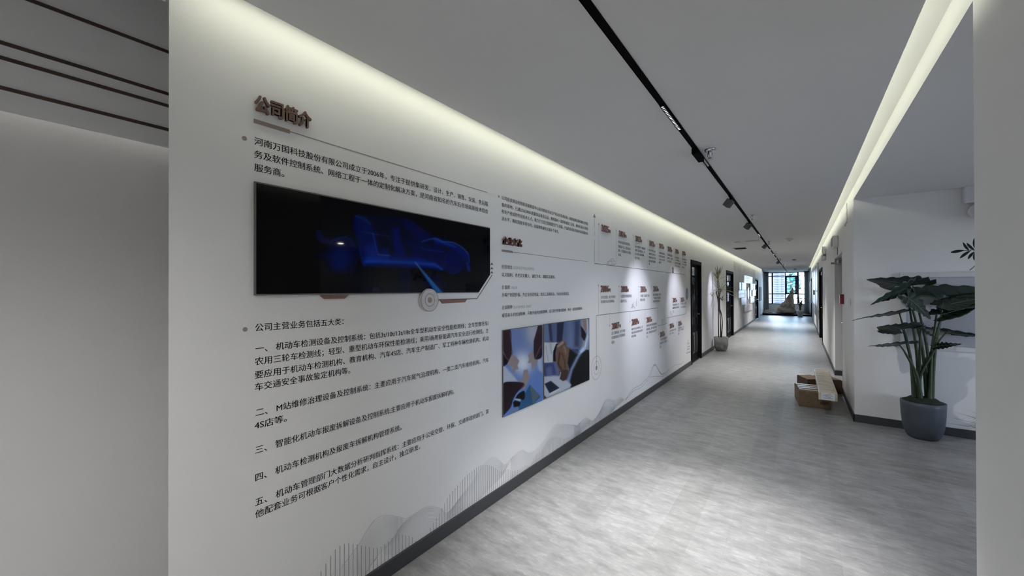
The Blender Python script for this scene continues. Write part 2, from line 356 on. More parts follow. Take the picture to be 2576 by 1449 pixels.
# main heading: four raised letters, then the printed bar and rule
y0, y1 = wl(641, 270)[0], wl(783, 300)[0]; zc = wl(652, 264.5)[1]; zh = wl(652, 245)[1]-wl(652, 284.5)[1]
def raised(name, txt, y0, y1, zc, h, depth, label, cat, letters, face, side, bold, group=None):
    root = empty(name, (XL, y0, zc), label, cat, group); n = len(letters); wch = (y1-y0)/n
    for i, ch in enumerate(letters):
        v, f = text_mesh(ch, 0, .5, res=4); v, f = embolden(v, f, bold, True); a, b = v.min(0), v.max(0)
        sy = wch*.985/1.0; lo, hi = -.095, .845
        xs = XL+.004+(v[:, 2]-a[2])/(b[2]-a[2])*depth
        vs = np.stack([xs, y0-depth*.4+wch*i+(v[:, 0]+.0)*sy, zc+(v[:, 1]-(lo+hi)/2)*h/(hi-lo)], 1)
        mb = MB().add(vs, f)
        for k, p in enumerate(f): mb.mi[k] = 0 if all(v[j][2] > b[2]-3e-3 for j in p) else 1
        mb.cur = 1; mb.box(XL, XL+.006, y0+wch*(i+.42), y0+wch*(i+.46), zc-.004, zc+.004)
        mb.build('letter', [MAT[face], MAT[side]], root)
    return root
raised('raised_heading', '', y0, y1, zc, zh*1.05, .014, 'large raised brown heading of four characters, highest writing on the wall', 'heading', '公司简介', 'headface', 'headface', .028)
def rule(name, bar, ln, label):
    mb = MB(); (a0, b0), (a1, b1) = bar
    Y0, Zt = wl(*a0); _, Zb = wl(*b0); Y1 = wl(*a1)[0]
    mb.poly([(Y0, Zb), (Y1, Zb), (Y1, Zt), (Y0, Zt)], XL+.0008)
    o = tag(mb.build(name, MAT['taupe']), label, 'heading rule')
    ye = wl(*ln)[0]; zl = wl(*ln)[1]; q = MB().line([(Y1, zl), (ye, zl)], .0042, XL+.0008); q.build('thin_line', MAT['taupe'], o); return o
rule('heading_rule', (((637.8, 298.1), (637.8, 308.9)), ((729.2, 325.7), (729.2, 335.9))), (1226, 484.4), 'taupe bar and thin rule under the large raised heading')
HP = (wl(652, 346.5)[1]-wl(652, 364.5)[1])*1.12
paragraph([('河南万国科技股份有限公司成立于2006年，专注于提供集研发、设计、生产、销售、安装、售后服', 639.5, 1227.4, 650, 356.8),
           ('务及软件控制系统、网络工程于一体的定制化解决方案，是河南省知名的汽车后市场高新技术综合', 638.7, 1227.4, 650, 389.5),
           ('服务商。', 639.5, 715, 650, 422.5)], HP, 'black printed three-line paragraph between the raised heading and the dark car panel')
def bullet(u, v, rpx, label):
    c = wl(u, v); r = abs(wl(u, v-rpx)[1]-c[1]); return tag(MB().disc(c, r, XL+.0008).build('bullet_dot', MAT['taupe']), label, 'bullet dot')
bullet(614.7, 348, 5.6, 'taupe dot beside the paragraph above the dark car panel')
bullet(616.3, 828.6, 5.6, 'taupe dot beside the text below the dark car panel')
bullet(1254.5, 494.1, 3.0, 'small taupe dot beside the small four-line paragraph')
paragraph([('公司主营业务包括五大类：', 641.4, 864, 652, 823.5)], HP, 'single printed line introducing the five business categories')
paragraph([('一、 机动车检测设备及控制系统：包括3t/10t/13t/18t全车型机动车安全性能检测线；全车型摩托车/', 642, 1229.3, 695.2, 871.6),
           ('农用三轮车检测线；轻型、重型机动车环保性能检测线；乘用/商用新能源汽车安全运行检测线。主', 640.8, 1228.8, 652.4, 908.3),
           ('要应用于机动车检测机构、教育机构、汽车4S店、汽车生产制造厂、军工特种车辆检测机构、机动', 640.8, 1229.3, 650, 942.3),
           ('车交通安全事故鉴定机构等。', 640.8, 881, 650, 972.6)], HP, 'printed list item of four lines opening with a single-stroke numeral')
paragraph([('二、 M站维修治理设备及控制系统：主要应用于汽车尾气治理机构、一类二类汽车维修机构，汽车', 642.8, 1229.3, 695.8, 1026.5),
           ('4S店等。', 640, 721.4, 662, 1065.7)], HP, 'printed list item of two lines whose second line reads 4S')
paragraph([('三、 智能化机动车报废拆解设备及控制系统:主要应用于机动车报废拆解机构。', 642, 1142.4, 694.7, 1117.3)], HP, 'printed one-line list item opening with three strokes')
paragraph([('四、 机动车检测机构及报废车拆解机构管理系统。', 642, 1010.4, 651.8, 1198.5)], HP, 'shortest printed list item, one line opening with a boxed numeral')
paragraph([('五、 机动车管理部门大数据分析研判指挥系统：主要应用于公安交管、环保、交通等政府部门。其', 641.4, 1229.6, 651, 1261),
           ('他配套业务可根据客户个性化需求，自主设计，独立研发。', 641.4, 1057, 651.8, 1290.7)], HP, 'lowest printed list item, two lines just above the wave drawing')
HC2 = (wl(1265, 493.6)[1]-wl(1265, 502.6)[1])*1.15
paragraph([('公司投资建设的智能设备制造中心是河南省专业生产机动车检测设备、报废拆解设备和维修治理设', 1261.6, 1478.9, 1265.8, 498),
           ('备的基地，已通过ISO9001质量保证体系认证，拥有国内一流的机械加工设备，拥有丰富设计经验', 1261.6, 1478.9, 1264.6, 515.2),
           ('和生产经验的专业技术人才，致力于打造万国制造生产生态链。产品的各项技术指标均达到国内先', 1261.6, 1478.9, 1264.6, 532),
           ('进水平，拥有国家多项专利，设备销售遍布全国多个省市。', 1261.6, 1405.4, 1264.6, 549.7)], HC2, 'small four-line printed paragraph above the second raised heading')
y0, y1 = wl(1262.3, 606)[0], wl(1311, 606)[0]; zc = wl(1268.6, 606)[1]; zh = wl(1268, 596.3)[1]-wl(1268, 615.3)[1]
raised('raised_heading', '', y0, y1, zc, zh*1.05, .014, 'smaller raised red-brown heading above the three printed mottoes', 'heading', '企业文化', 'redface', 'redside', .02)
rule('heading_rule', (((1261.6, 627.3), (1261.6, 633)), ((1289.7, 630), (1289.7, 635.6))), (1478.6, 658.3), 'taupe bar and thin rule under the smaller raised heading')
def motto(t, tx, te, ex, line, lx, what):
    o = paragraph([(t, *tx)], HC2*1.0, 'taupe motto title %s' % what, 'motto_title', 'taupe', 'wall text', None, .02)
    mb = MB(); px_text(mb, te, *ex, HC2*.95); tag(mb.build('english_motto_title', MAT['midprint']), 'pale grey English motto title %s' % te, 'wall text')
    paragraph([(line, *lx)], HC2, 'black printed motto line under the title %s' % te, 'motto_line', bold=.012)
motto('经营理念', (1261.6, 1288.8, 1264.6, 671), 'BUSINESS PHILOSOPHY', (1291.6, 1343.2, 1317.4, 674.7), '以义制利、老老实实做人，诚信为本、踏踏实实做事。', (1262.3, 1396.7, 1265.8, 690.9), 'nearest under the smaller heading rule')
motto('价值观', (1262.3, 1282.7, 1264.6, 722.5), 'VALUE', (1285.8, 1301, 1293, 723.3), '为客户创造价值，为企业创造效益；给员工发展机会，为社会创造财富。', (1262.3, 1432, 1264.6, 742), 'in the middle of three, beside VALUE')
motto('企业精神', (1262.3, 1288.8, 1264.6, 773.4), 'ENTERPRISE SPIRIT', (1292, 1336.7, 1314.6, 771.6), '艰苦奋斗的创业精神，不断开拓的创新精神，忠于职守的敬业精神，争创一流的拼搏精神。', (1262.3, 1465.2, 1264.6, 793.7), 'lowest of three, just above the two photos')

# ------------------------------------------------------------------ timeline: raised years, printed notes, printed line with dots
YEARS = [ # year, number (u0,u1,uc,vc,height px), note rows (text, v), note (u0,u1), marker (u, v_dot, v_line)
 ('2025', (1512, 1535.3, 1521.3, 575.6, 17), [], None, (1506, 564, 658)),
 ('2024', (1556.3, 1575.1, 1564.4, 589.1, 14.5), [('单台研发出国内全新型环保', 608), ('检测线新产品，升级自动化系', 619.6), ('统线，实现智能平台无门智能', 629.9), ('系统。', 640.6)], (1555, 1586.4), (1550.5, 579, 665)),
 ('2023', (1597.6, 1614.3, 1605.7, 601.7, 14), [('成立“万国研究” “智能科技', 619.6), ('研究院” 提升综合实力，重', 629), ('新上市资质，智能科技装备', 638), ('技术产业园。', 648.3)], (1597, 1623.2), (1593.4, 592, 671)),
 ('2022', (1632.6, 1646.6, 1639.4, 613, 13), [('研究生产检测方法技术', 629.1), ('高新技术企业评审认证', 638), ('中国机动车检测，智能', 647), ('高新产品多平台智慧检', 656), ('测。', 663.6)], (1631.7, 1649), (1629, 604.5, 677)),
 ('2021', (1657.7, 1669.4, 1663, 619.6, 12.5), [('全国联合建设系统', 635.8), ('检测站设备研发中', 643.9), ('心成立自主专利设', 652), ('备生产。', 660)], (1657.3, 1672.4), (1654.7, 613.5, 681)),
 ('2020', (1679.2, 1690.4, 1684, 627, 12), [('万国检测设备系统', 641), ('研发中心，专利技', 649), ('术产品升级。', 657)], (1678.9, 1692), (1677, 621.5, 684.5)),
 ('2019', (1698, 1707, 1702, 632.7, 11.5), [('专业车辆检测，专', 647.4), ('利、多项荣誉，创', 654), ('新企业研究发展的', 661.3), ('系统产品升级。', 668.6)], (1697.5, 1711.5), (1695.4, 625, 687)),
 ('2018', (1716, 1724.5, 1719.5, 637, 11), [('大型检测设备系统', 651.4), ('上市，通过检测认', 658.2), ('证，系列产品研发', 664.5), ('中心成立。', 671.7)], (1715, 1727), (1713.3, 631, 689.5)),
 ('2006', (1510.5, 1535.7, 1522.9, 726.4, 16.5), [('公司正式成立，成立开始进行', 747.9), ('业务操作为企业发展奠基。', 759.2)], (1511, 1548.6), (1505.5, 718, 792.5)),
 ('2008', (1561.5, 1581, 1570, 727, 15.5), [('与全国各省市的检测机构建立', 745.3), ('战略合作关系。', 757.7)], (1561, 1589.6), (1556.7, 720.5, 786)),
 ('2010', (1610.6, 1625.9, 1617.6, 727.3, 15), [('公司搬迁 “高新区域” 成立', 744.2), ('研发办公大楼。', 754.4)], (1610.4, 1633.6), (1606.8, 721, 779.5)),
 ('2012', (1642.9, 1656.2, 1649, 726.4, 13.5), [('技术研究院成立，建设', 741.4), ('厂 新办公 万国高新', 750), ('检测技术研发基地。', 758.3)], (1642.3, 1662), (1639, 721, 776)),
 ('2015', (1692, 1702.5, 1696, 754.8, 11.5), [('中国检测系统，国内', 767), ('高端检测产品系列研', 774.7), ('究。', 783.4)], (1692, 1708), (1690, 749, 798)),
 ('2017', (1711.9, 1721, 1716, 753.6, 11), [('公司研发，检测', 764.4), ('产品升级系列。', 772.8)], (1712, 1725.8), (1710, 748.5, 793)),
 ('2007', (1538.6, 1561, 1549.6, 818.6, 16), [('成立万国科技后，致力于机动', 838.8), ('车检测设备的生产和控制系统', 850), ('研发。', 861.6)], (1538.4, 1572.4), (1533.5, 819.5, 789)),
 ('2009', (1588.6, 1607, 1597, 809, 15.5), [('通过专业认证系统体系，获', 828.4), ('得自动机动车检测企业资质', 837.5), ('研究进展。', 846.6)], (1588.6, 1616), (1584.5, 809, 782)),
 ('2011', (1626, 1639.4, 1632, 803.7, 13.5), [('科技机动车检测站国家标准', 819.5), ('起草单位，新产品研究的机', 828.8), ('动车，检测技术综合技术平', 837.9), ('台。', 847)], (1625.9, 1652), (1622.6, 802, 777.5)),
 ('2013', (1659.7, 1671.9, 1665.5, 840.2, 13), [('公司研发万国系统的车', 854.9), ('辆检测平台，研发生产', 864), ('线。', 872.7)], (1659.7, 1678.6), (1656.8, 841, 820)),
 ('2014', (1684.3, 1694.9, 1689, 819, 12), [('成立联合机构，检测', 832.7), ('国产。研究。', 840)], (1684.3, 1700), (1681.8, 819, 800)),
 ('2016', (1705.7, 1714.8, 1710, 813, 11.5), [('中国设备认证，研', 825.9), ('发生产，专利认证', 831.7), ('系。', 840)], (1705.7, 1720), (1703.5, 812, 795)),
]
tl = MB()
def seg(pts, wd=.006): tl.line([wl(*p) for p in pts], wd, XL+.0007)
for yr, (u0, u1, uc, vc, hp), rows, nu, (mu, vd, vl) in YEARS:
    y0, z = wl(u0, vc)[0], wl(uc, vc)[1]; y1 = wl(u1, vc)[0]; h = wl(uc, vc-hp/2)[1]-wl(uc, vc+hp/2)[1]
    h *= 1.0; ys_ = y0+(y1-y0)*.79
    root = empty('year_sign', (XL, y0, z), 'raised red-brown year sign reading %s on the printed timeline' % yr, 'year sign', 'raised year signs along the timeline')
    for part, t, a, b, hh, zz in (('numeral', yr, y0, ys_, h, z), ('year_character', '年', ys_+(y1-y0)*.04, y1, h*.56, z-h*.19)):
        v, f = text_mesh(t, 0, .5, res=2); v, f = embolden(v, f, int(part == 'numeral')*.004+.014); lo, hi = v.min(0), v.max(0)
        xs = XL+.004+(v[:, 2]-lo[2])/(hi[2]-lo[2])*.007
        vs = np.stack([xs, a-.008+(v[:, 0]-lo[0])*(b-a)/(hi[0]-lo[0]), zz+((v[:, 1]-lo[1])/(hi[1]-lo[1])-.5)*hh], 1)
        mb = MB().add(vs, f)
        for k, p in enumerate(f): mb.mi[k] = 0 if all(v[j][2] > hi[2]-3e-3 for j in p) else 1
        mb.cur = 1; mb.box(XL, XL+.006, (a+b)/2-.004, (a+b)/2+.004, zz-.004, zz+.004)
        mb.build(part, [MAT['redface'], MAT['redside']], root)
    if rows:
        n0 = len(rows[0][0]); ya0, z0_ = wl(nu[0], rows[0][1])
        nr = empty('timeline_note', (XL, ya0, z0_), 'small grey printed note under the year %s' % yr, 'wall text', 'printed notes along the timeline')
        for i, (t, v) in enumerate(rows):
            k = min(1.0, len(t)/max(n0, len(rows[min(1, len(rows)-1)][0])))
            ya = wl(nu[0], rows[0][1])[0]; yb = wl(nu[1], rows[0][1])[0]
            dz = wl(nu[0]+1, v)[1]; rowp = (wl(nu[0]+1, rows[0][1])[1]-wl(nu[0]+1, rows[-1][1])[1])/max(1, len(rows)-1) if len(rows) > 1 else .12
            text_on(MB(), t, ya, ya+(yb-ya)*k, dz, min(.07, rowp*.68), XL+.0008, bold=.018).build('lettering', MAT['greyprint'], nr)
L1 = 662.7
seg([(1495, 538), (1495, 561)]); 
for a, b in ((561.6, 571.7), (581.9, 592.7), (603.5, 662.7)): seg([(1495, a), (1495, b)], .007)
c = wl(1495.3, 547.3); t = wl(1495.3, 537)
tl.poly([(c[0]-.035, c[1]), (c[0]+.035, c[1]), (c[0], t[1])], XL+.0007)
def curve_px(pts, n=6): return [tuple(p) for p in cat_rom(pts, n)]
seg([(1495, 662.7), (1718.7, 690.2)], .008); seg(curve_px([(1718.7, 690.2), (1722.8, 691.8), (1725, 697)]), .008); seg([(1725, 697), (1727.5, 724)], .007)
seg([(1727.6, 755), (1726.4, 784.3)], .007); seg(curve_px([(1726.4, 784.3), (1725, 788.6), (1721.5, 790.4)]), .008); seg([(1721.5, 790.4), (1677.5, 799.8)], .008)
seg([(1677.5, 799.8), (1677.2, 813.3)], .008); seg([(1677.2, 814), (1654.9, 819.5)], .008); seg([(1654.9, 819.5), (1654.5, 774.7)], .007)
seg([(1654.5, 774.7), (1499.9, 793.6)], .008); seg([(1499.9, 793.6), (1500.3, 925.4)], .008)
tline = tag(tl.build('timeline_line', MAT['greyprint']), 'thin grey printed timeline winding between the raised years, arrow at its top end', 'wall print')
for yr, _, _, _, (mu, vd, vl) in YEARS:
    mb = MB(); a, b = wl(mu, vd), wl(mu, vl); mb.disc(a, .011, XL+.0008, 12); mb.line([a, b] if a[1] > b[1] else [b, a], .0035, XL+.0006); mb.build('marker_dot', MAT['greyprint'], tline)
c = wl(1500.3, 925.4); mb = MB()
for r in (.075, .13): mb.disc(c, r, XL+.0007, 30, r-.004)
mb.disc(c, .026, XL+.0008); mb.build('target_ring', MAT['greyprint'], tline)
c = wl(1728, 739); root = tag(MB().disc(c, wl(1728, 723.5)[1]-c[1], XL+.001, 32).build('round_wall_emblem', MAT['edge']), 'dark grey printed disc on the timeline beside the first black door', 'emblem')
MB().line([(c[0]-.09, c[1]-.02), (c[0]+.09, c[1]-.02)], .008, XL+.0014).build('emblem_line', MAT['pale'], root)
def icon(name, strokes, label, wd=.006, m='midprint'):
    mb = MB()
    for s_ in strokes: mb.line([wl(*p) for p in s_], wd, XL+.0007)
    return tag(mb.build(name, MAT[m]), label, 'wall print')
def z7(p): return [(1480+x/5.571, 520+y/5.571) for x, y in p]
def z8(p): return [(1480+x/5.175, 680+y/5.175) for x, y in p]
icon('car_outline', [z7(cat_rom([(265, 800), (268, 775), (290, 765), (315, 738), (345, 732), (365, 755), (378, 785), (376, 808), (355, 815)], 5)), z7([(290, 765), (362, 762)]), z7([(325, 735), (326, 800)]), z7([(300, 805), (340, 812)]),
     z7([(275+14*math.cos(a/12*6.3), 800+14*math.sin(a/12*6.3)) for a in range(13)]), z7([(350+14*math.cos(a/12*6.3), 812+14*math.sin(a/12*6.3)) for a in range(13)])], 'faint printed outline of a small car above the timeline corner')
icon('skyline_print', [z8([(555, 500), (556, 485), (568, 484), (570, 440), (577, 438), (578, 480), (586, 478), (588, 395), (590, 478), (598, 476), (600, 490), (612, 492)]), z8([(620, 470), (622, 400)]), z8([(630, 470), (630, 365)]), z8([(574, 500), (574, 450)])], 'faint printed skyline beside the year 2010', .012)
icon('skyline_print', [z8([(958, 700), (960, 640), (970, 638), (972, 698)]), z8([(985, 690), (986, 600)]), z8([(998, 690), (1003, 570), (1006, 690)])], 'faint printed towers standing on the lowest step of the timeline', .016)
icon('skyline_print', [z8([(1065, 590), (1068, 540), (1078, 538), (1080, 588)]), z8([(1090, 585), (1093, 555)])], 'faint printed towers beside the year 2015', .016)
icon('rocket_print', [z7([(1177, 915), (1178, 870), (1185, 845), (1192, 870), (1194, 918), (1177, 915)]), z7([(1186, 850), (1186, 918)])], 'small red-brown printed rocket above the timeline', .03, 'brown')
icon('pagoda_print', [z8([(1285, 1085), (1290, 1000), (1320, 990), (1322, 1060)]), z8([(1282, 990), (1300, 900), (1312, 985)]), z8([(1290, 955), (1312, 948)]), z8([(1285, 1030), (1320, 1022)]), z8([(1275, 1080), (1330, 1058)])], 'faint printed tower low beside the first black door', .02)

# ------------------------------------------------------------------ printed pictures: colour of the print per vertex
def smooth(x): x = np.clip(x, 0, 1); return x*x*(3-2*x)
def inside(px, py, poly):
    r = np.zeros(px.shape, bool); n = len(poly); j = n-1
    for i in range(n):
        xi, yi = poly[i]; xj, yj = poly[j]
        c = ((yi > py) != (yj > py)) & (px < (xj-xi)*(py-yi)/((yj-yi) or 1e-9)+xi); r ^= c; j = i
    return r
def segdist(px, py, pts, closed=False):
    d = np.full(px.shape, 1e9); P = list(pts)+([pts[0]] if closed else [])
    for (ax, ay), (bx, by) in zip(P[:-1], P[1:]):
        dx, dy = bx-ax, by-ay; l = dx*dx+dy*dy or 1e-9
        t = np.clip(((px-ax)*dx+(py-ay)*dy)/l, 0, 1); d = np.minimum(d, np.hypot(px-ax-t*dx, py-ay-t*dy))
    return d
def project(P):
    P = P-C0; d = P@CF; return 1288+FPX*(P@CR)/d, 724.5-FPX*(P@CU)/d
def print_panel(Y0, Y1, Z0, Z1, X, nx, nz, bg, ops, tf, keep=None, gain=(1, 1, 1)):
    ys = np.linspace(Y0, Y1, nx); zs_ = np.linspace(Z0, Z1, nz); YY, ZZ = np.meshgrid(ys, zs_)
    P = np.stack([np.full(YY.size, X), YY.ravel(), ZZ.ravel()], 1); u, v = project(P); x, y = tf(u, v)
    col = np.array(bg(x, y), float) if callable(bg) else np.tile(np.array(bg, float), (len(x), 1))
    for op in ops:
        k = op[0]
        if k == 'fill':      # soft-edged polygon: pts, colour, softness, strength
            _, pts, c, s_, a = op; sd = segdist(x, y, pts, True); sd = np.where(inside(x, y, pts), sd, -sd)
            m_ = smooth(sd/s_*.5+.5)*a; col = col*(1-m_[:, None])+np.array(c)*m_[:, None]
        elif k == 'glow':    # polyline with a falling-off edge
            _, pts, c, s_, a = op; d = segdist(x, y, pts); m_ = np.exp(-(d/s_)**2)*a; col = col+np.array(c)*m_[:, None]
        elif k == 'add':
            _, pts, c, s_, a = op; sd = segdist(x, y, pts, True); sd = np.where(inside(x, y, pts), sd, -sd)
            m_ = smooth(sd/s_*.5+.5)*a; col = col+np.array(c)*m_[:, None]
    me = bpy.data.meshes.new('print'); col = col*np.array(gain)
    vs = P; fs = [(j*nx+i, j*nx+i+1, (j+1)*nx+i+1, (j+1)*nx+i) for j in range(nz-1) for i in range(nx-1)]
    if keep: fs = [f for f in fs if keep(*vs[list(f)].mean(0)[1:])]
    me.from_pydata([tuple(map(float, p)) for p in vs], [], fs); me.update()
    a = me.color_attributes.new('Col', 'FLOAT_COLOR', 'POINT')
    a.data.foreach_set('color', np.concatenate([np.clip(col, 0, 1), np.ones((len(col), 1))], 1).ravel()); return me
# dark car panel
tf2 = lambda u, v: ((u-600)*3.813, (v-440)*3.813)
B1, B2, B3 = (0, .006, .075), (0, .012, .16), (.004, .05, .32)
sp = lambda p, n=6: [tuple(q) for q in cat_rom(p, n)]
body = sp([(1160, 690), (1120, 560), (1095, 470), (1130, 395), (1300, 385), (1500, 400), (1640, 440), (1780, 540), (1880, 600), (2030, 640), (2130, 690), (2200, 760), (2215, 900), (2150, 930), (1960, 910), (1700, 880), (1440, 870), (1200, 870)], 5)
ops = [('add', body, (0, .0015, .022), 30, 1),
 ('add', sp([(1100, 470), (1130, 400), (1200, 420), (1290, 520), (1340, 700), (1340, 830), (1210, 840), (1160, 690)], 4), (0, .004, .085), 30, 1),
 ('add', [(1210, 690), (1300, 660), (1350, 810), (1230, 830)], (.003, .025, .15), 40, 1),
 ('add', [(1380, 700), (1445, 720), (1440, 830), (1340, 820)], (.001, .015, .10), 25, 1),
 ('add', [(1475, 515), (1530, 500), (1560, 640), (1600, 770), (1500, 760), (1475, 600)], (0, .006, .11), 22, 1),
 ('add', [(1640, 440), (1780, 540), (1880, 605), (1760, 650), (1690, 600), (1560, 420)], (0, .002, .055), 40, 1),
 ('add', [(1200, 790), (1450, 770), (1700, 790), (1900, 850), (1960, 905), (1700, 880), (1210, 865)], (.001, .018, .16), 28, 1),
 ('add', sp([(1880, 600), (2030, 640), (2130, 690), (2200, 760), (2190, 850), (2100, 720), (1960, 680), (1880, 670)], 4), (0, .006, .10), 20, 1),
 ('add', [(1600, 620), (1960, 700), (1980, 900), (1700, 830)], (0, .002, .045), 40, 1),
 ('add', [(2000+75*math.cos(a), 0) for a in (0,)]*3, (0, 0, 0), 1, 0)]
circ = lambda cx, cy, rx, ry, n=24: [(cx+rx*math.cos(i*6.2832/n), cy+ry*math.sin(i*6.2832/n)) for i in range(n)]
ops = ops[:-1]+[('add', circ(2060, 830, 78, 112), (0, .003, .06), 40, 1), ('glow', circ(2062, 830, 80, 118)+[(2142, 830)], (0, .004, .05), 7, 1),
 ('add', circ(1000, 760, 150, 155), (0, .0025, .05), 60, 1), ('add', circ(980, 800, 80, 85), (0, .006, .07), 60, 1), ('add', circ(930, 880, 60, 50), (0, .002, .03), 60, 1),
 ('glow', sp([(880, 650), (930, 620), (1030, 600), (1090, 640), (1105, 690)]), (.002, .02, .10), 8, .8), ('glow', [(770, 560), (790, 620), (850, 635)], (0, .003, .06), 25, 1),
 ('add', [(740, 770), (850, 750), (850, 800), (760, 790)], (0, .002, .03), 40, 1),
 ('glow', sp([(1160, 690), (1175, 760), (1195, 850), (1215, 870)]), (.002, .02, .14), 8, 1), ('glow', [(1190, 545), (1290, 565), (1450, 590)], (.02, .06, .16), 4, .6),
 ('glow', [(1290, 560), (1320, 700), (1340, 760)], (.01, .06, .25), 7, .7), ('glow', [(1340, 765), (1445, 775)], (.02, .10, .25), 6, .8), ('glow', [(1210, 830), (1450, 830), (1700, 845), (1880, 860)], (.004, .06, .24), 14, .8),
 ('glow', sp([(1130, 395), (1200, 420), (1260, 470)]), (.004, .04, .14), 12, .8), ('glow', sp([(1760, 640), (1830, 620), (1890, 610), (1960, 640), (2060, 650), (2150, 700), (2200, 755)]), (.02, .08, .2), 6, .8),
 ('glow', sp([(1880, 620), (1980, 655), (2080, 690)]), (.004, .04, .2), 12, .7), ('glow', [(2205, 760), (2215, 840)], (.01, .05, .2), 6, .6), ('glow', [(2195, 850), (2210, 905)], (.002, .02, .16), 14, .9),
 ('glow', [(1740, 690), (1800, 720), (1900, 730), (1970, 740)], (.004, .03, .12), 5, .7), ('glow', [(1900, 870), (1950, 905)], (.004, .06, .26), 10, .8),
 ('add', [(1690, 830), (1715, 860), (1965, 1135), (1895, 1135), (1820, 1020)], (.01, .16, .33), 10, 1), ('glow', [(1700, 845), (1830, 1000), (1920, 1110)], (.03, .10, .14), 8, .7),
 ('add', [(1545, 880), (1650, 890), (1655, 1130), (1545, 1130)], (0, .003, .018), 12, 1), ('add', [(1280, 1070), (1360, 1070), (1360, 1130), (1280, 1130)], (0, .002, .016), 16, 1),
 ('glow', [(1060, 900), (1170, 1000), (1190, 1100)], (0, .003, .012), 60, 1), ('add', [(1780, 960), (1920, 960), (2000, 1135), (1800, 1135)], (0, .001, .03), 50, 1),
 ('glow', [(940, 1000), (1010, 960), (1060, 1040)], (.004, .005, .005), 25, .8)]
y0, zt = wl(637.5, 457); zb = wl(639.5, 743.0)[1]; y1 = wl(1229.6, 600)[0]; ycut = wl(1199.8, 736)[0]; zcut = wl(1229.6, 690.5)[1]; zb2 = wl(1199, 736.9)[1]
zb = (zb+zb2)/2
keep = lambda y, z: (y-ycut)/(y1-ycut)*(zcut-zb) < (z-zb)+.004 or y < ycut
cpanel = MB(); outline = [(y0, zb), (ycut, zb), (y1, zcut), (y1, zt), (y0, zt)]
cpanel.prism(outline, 0, XL+.002, XL+.012)
cp = tag(cpanel.build('car_display_board', MAT['edge']), 'wide black glossy wall panel showing a blue ghosted car, corner cut off', 'panel')
g = .006; inner = lambda y, z: keep(y, z-.004) and keep(y+.004, z)
pm = print_panel(y0+g, y1-g*.4, zb+g, zt-g, XL+.0126, 330, 130, (.0006, .0006, .0009), ops, tf2, inner, (.8, .62, .95))
pm.materials.append(MAT['acrylic']); link('car_print', pm, cp)
def decal(name, pts, m, label, cat, d=.0012, th=None):
    P = [wl(*p) for p in pts]; mb = MB()
    if th: mb.prism(P, 0, XL, XL+th)
    else: mb.poly(P, XL+d)
    return tag(mb.build(name, MAT[m]), label, cat)
decal('panel_tab', [(803.3, 743.4), (875.4, 742.5), (864.9, 751.2), (813.7, 752)], 'brown', 'brown trapezoid tab under the left half of the dark car panel', 'panel trim', th=.008)
zl = wl(1150, 752.8)[1]
bl = MB(); ye = wl(1237.8, 691.8); yk = wl(1199.8, 751.6)
bl.line([(wl(1092, 754)[0], zl), (yk[0], zl), ye], .0065, XL+.0012)
po = tag(bl.build('panel_line', MAT['brown']), 'thin brown line bent round the cut corner of the dark car panel', 'panel trim')
decal('panel_tab', [(1105.6, 754.3), (1173, 753), (1167.8, 760.5), (1111.4, 763.4)], 'brown', 'brown trapezoid tab hanging from the bent line beside the round dial', 'panel trim', th=.008)
c = wl(1075.2, 754.7); R1 = wl(1075, 725.9)[1]-c[1]
mb = MB().prism([(c[0]+R1*math.cos(i*math.pi/24), c[1]+R1*math.sin(i*math.pi/24)) for i in range(48)], 0, XL+.0001, XL+.022)
dial = tag(mb.build('round_dial', MAT['whitedisc']), 'white round dial with a brown centre on the lower edge of the dark car panel', 'dial')
MB().disc(c, R1*.995, XL+.0226, 48, R1*.955).disc(c, R1*.56, XL+.0226, 40, R1*.52).build('dial_ring', MAT['edge'], dial)
MB().disc(c, R1*.24, XL+.0228, 24).build('dial_centre', MAT['taupe'], dial)
for v, nm in ((663.4, 'topmost'), (674.2, 'middle'), (684.4, 'lowest')):
    decal('triangle_mark', [(1232.8, v+3), (1241.0, v+3), (1236.8, v-2.8)], 'edge', '%s of three small dark triangles above the bent brown line' % nm, 'triangle mark')
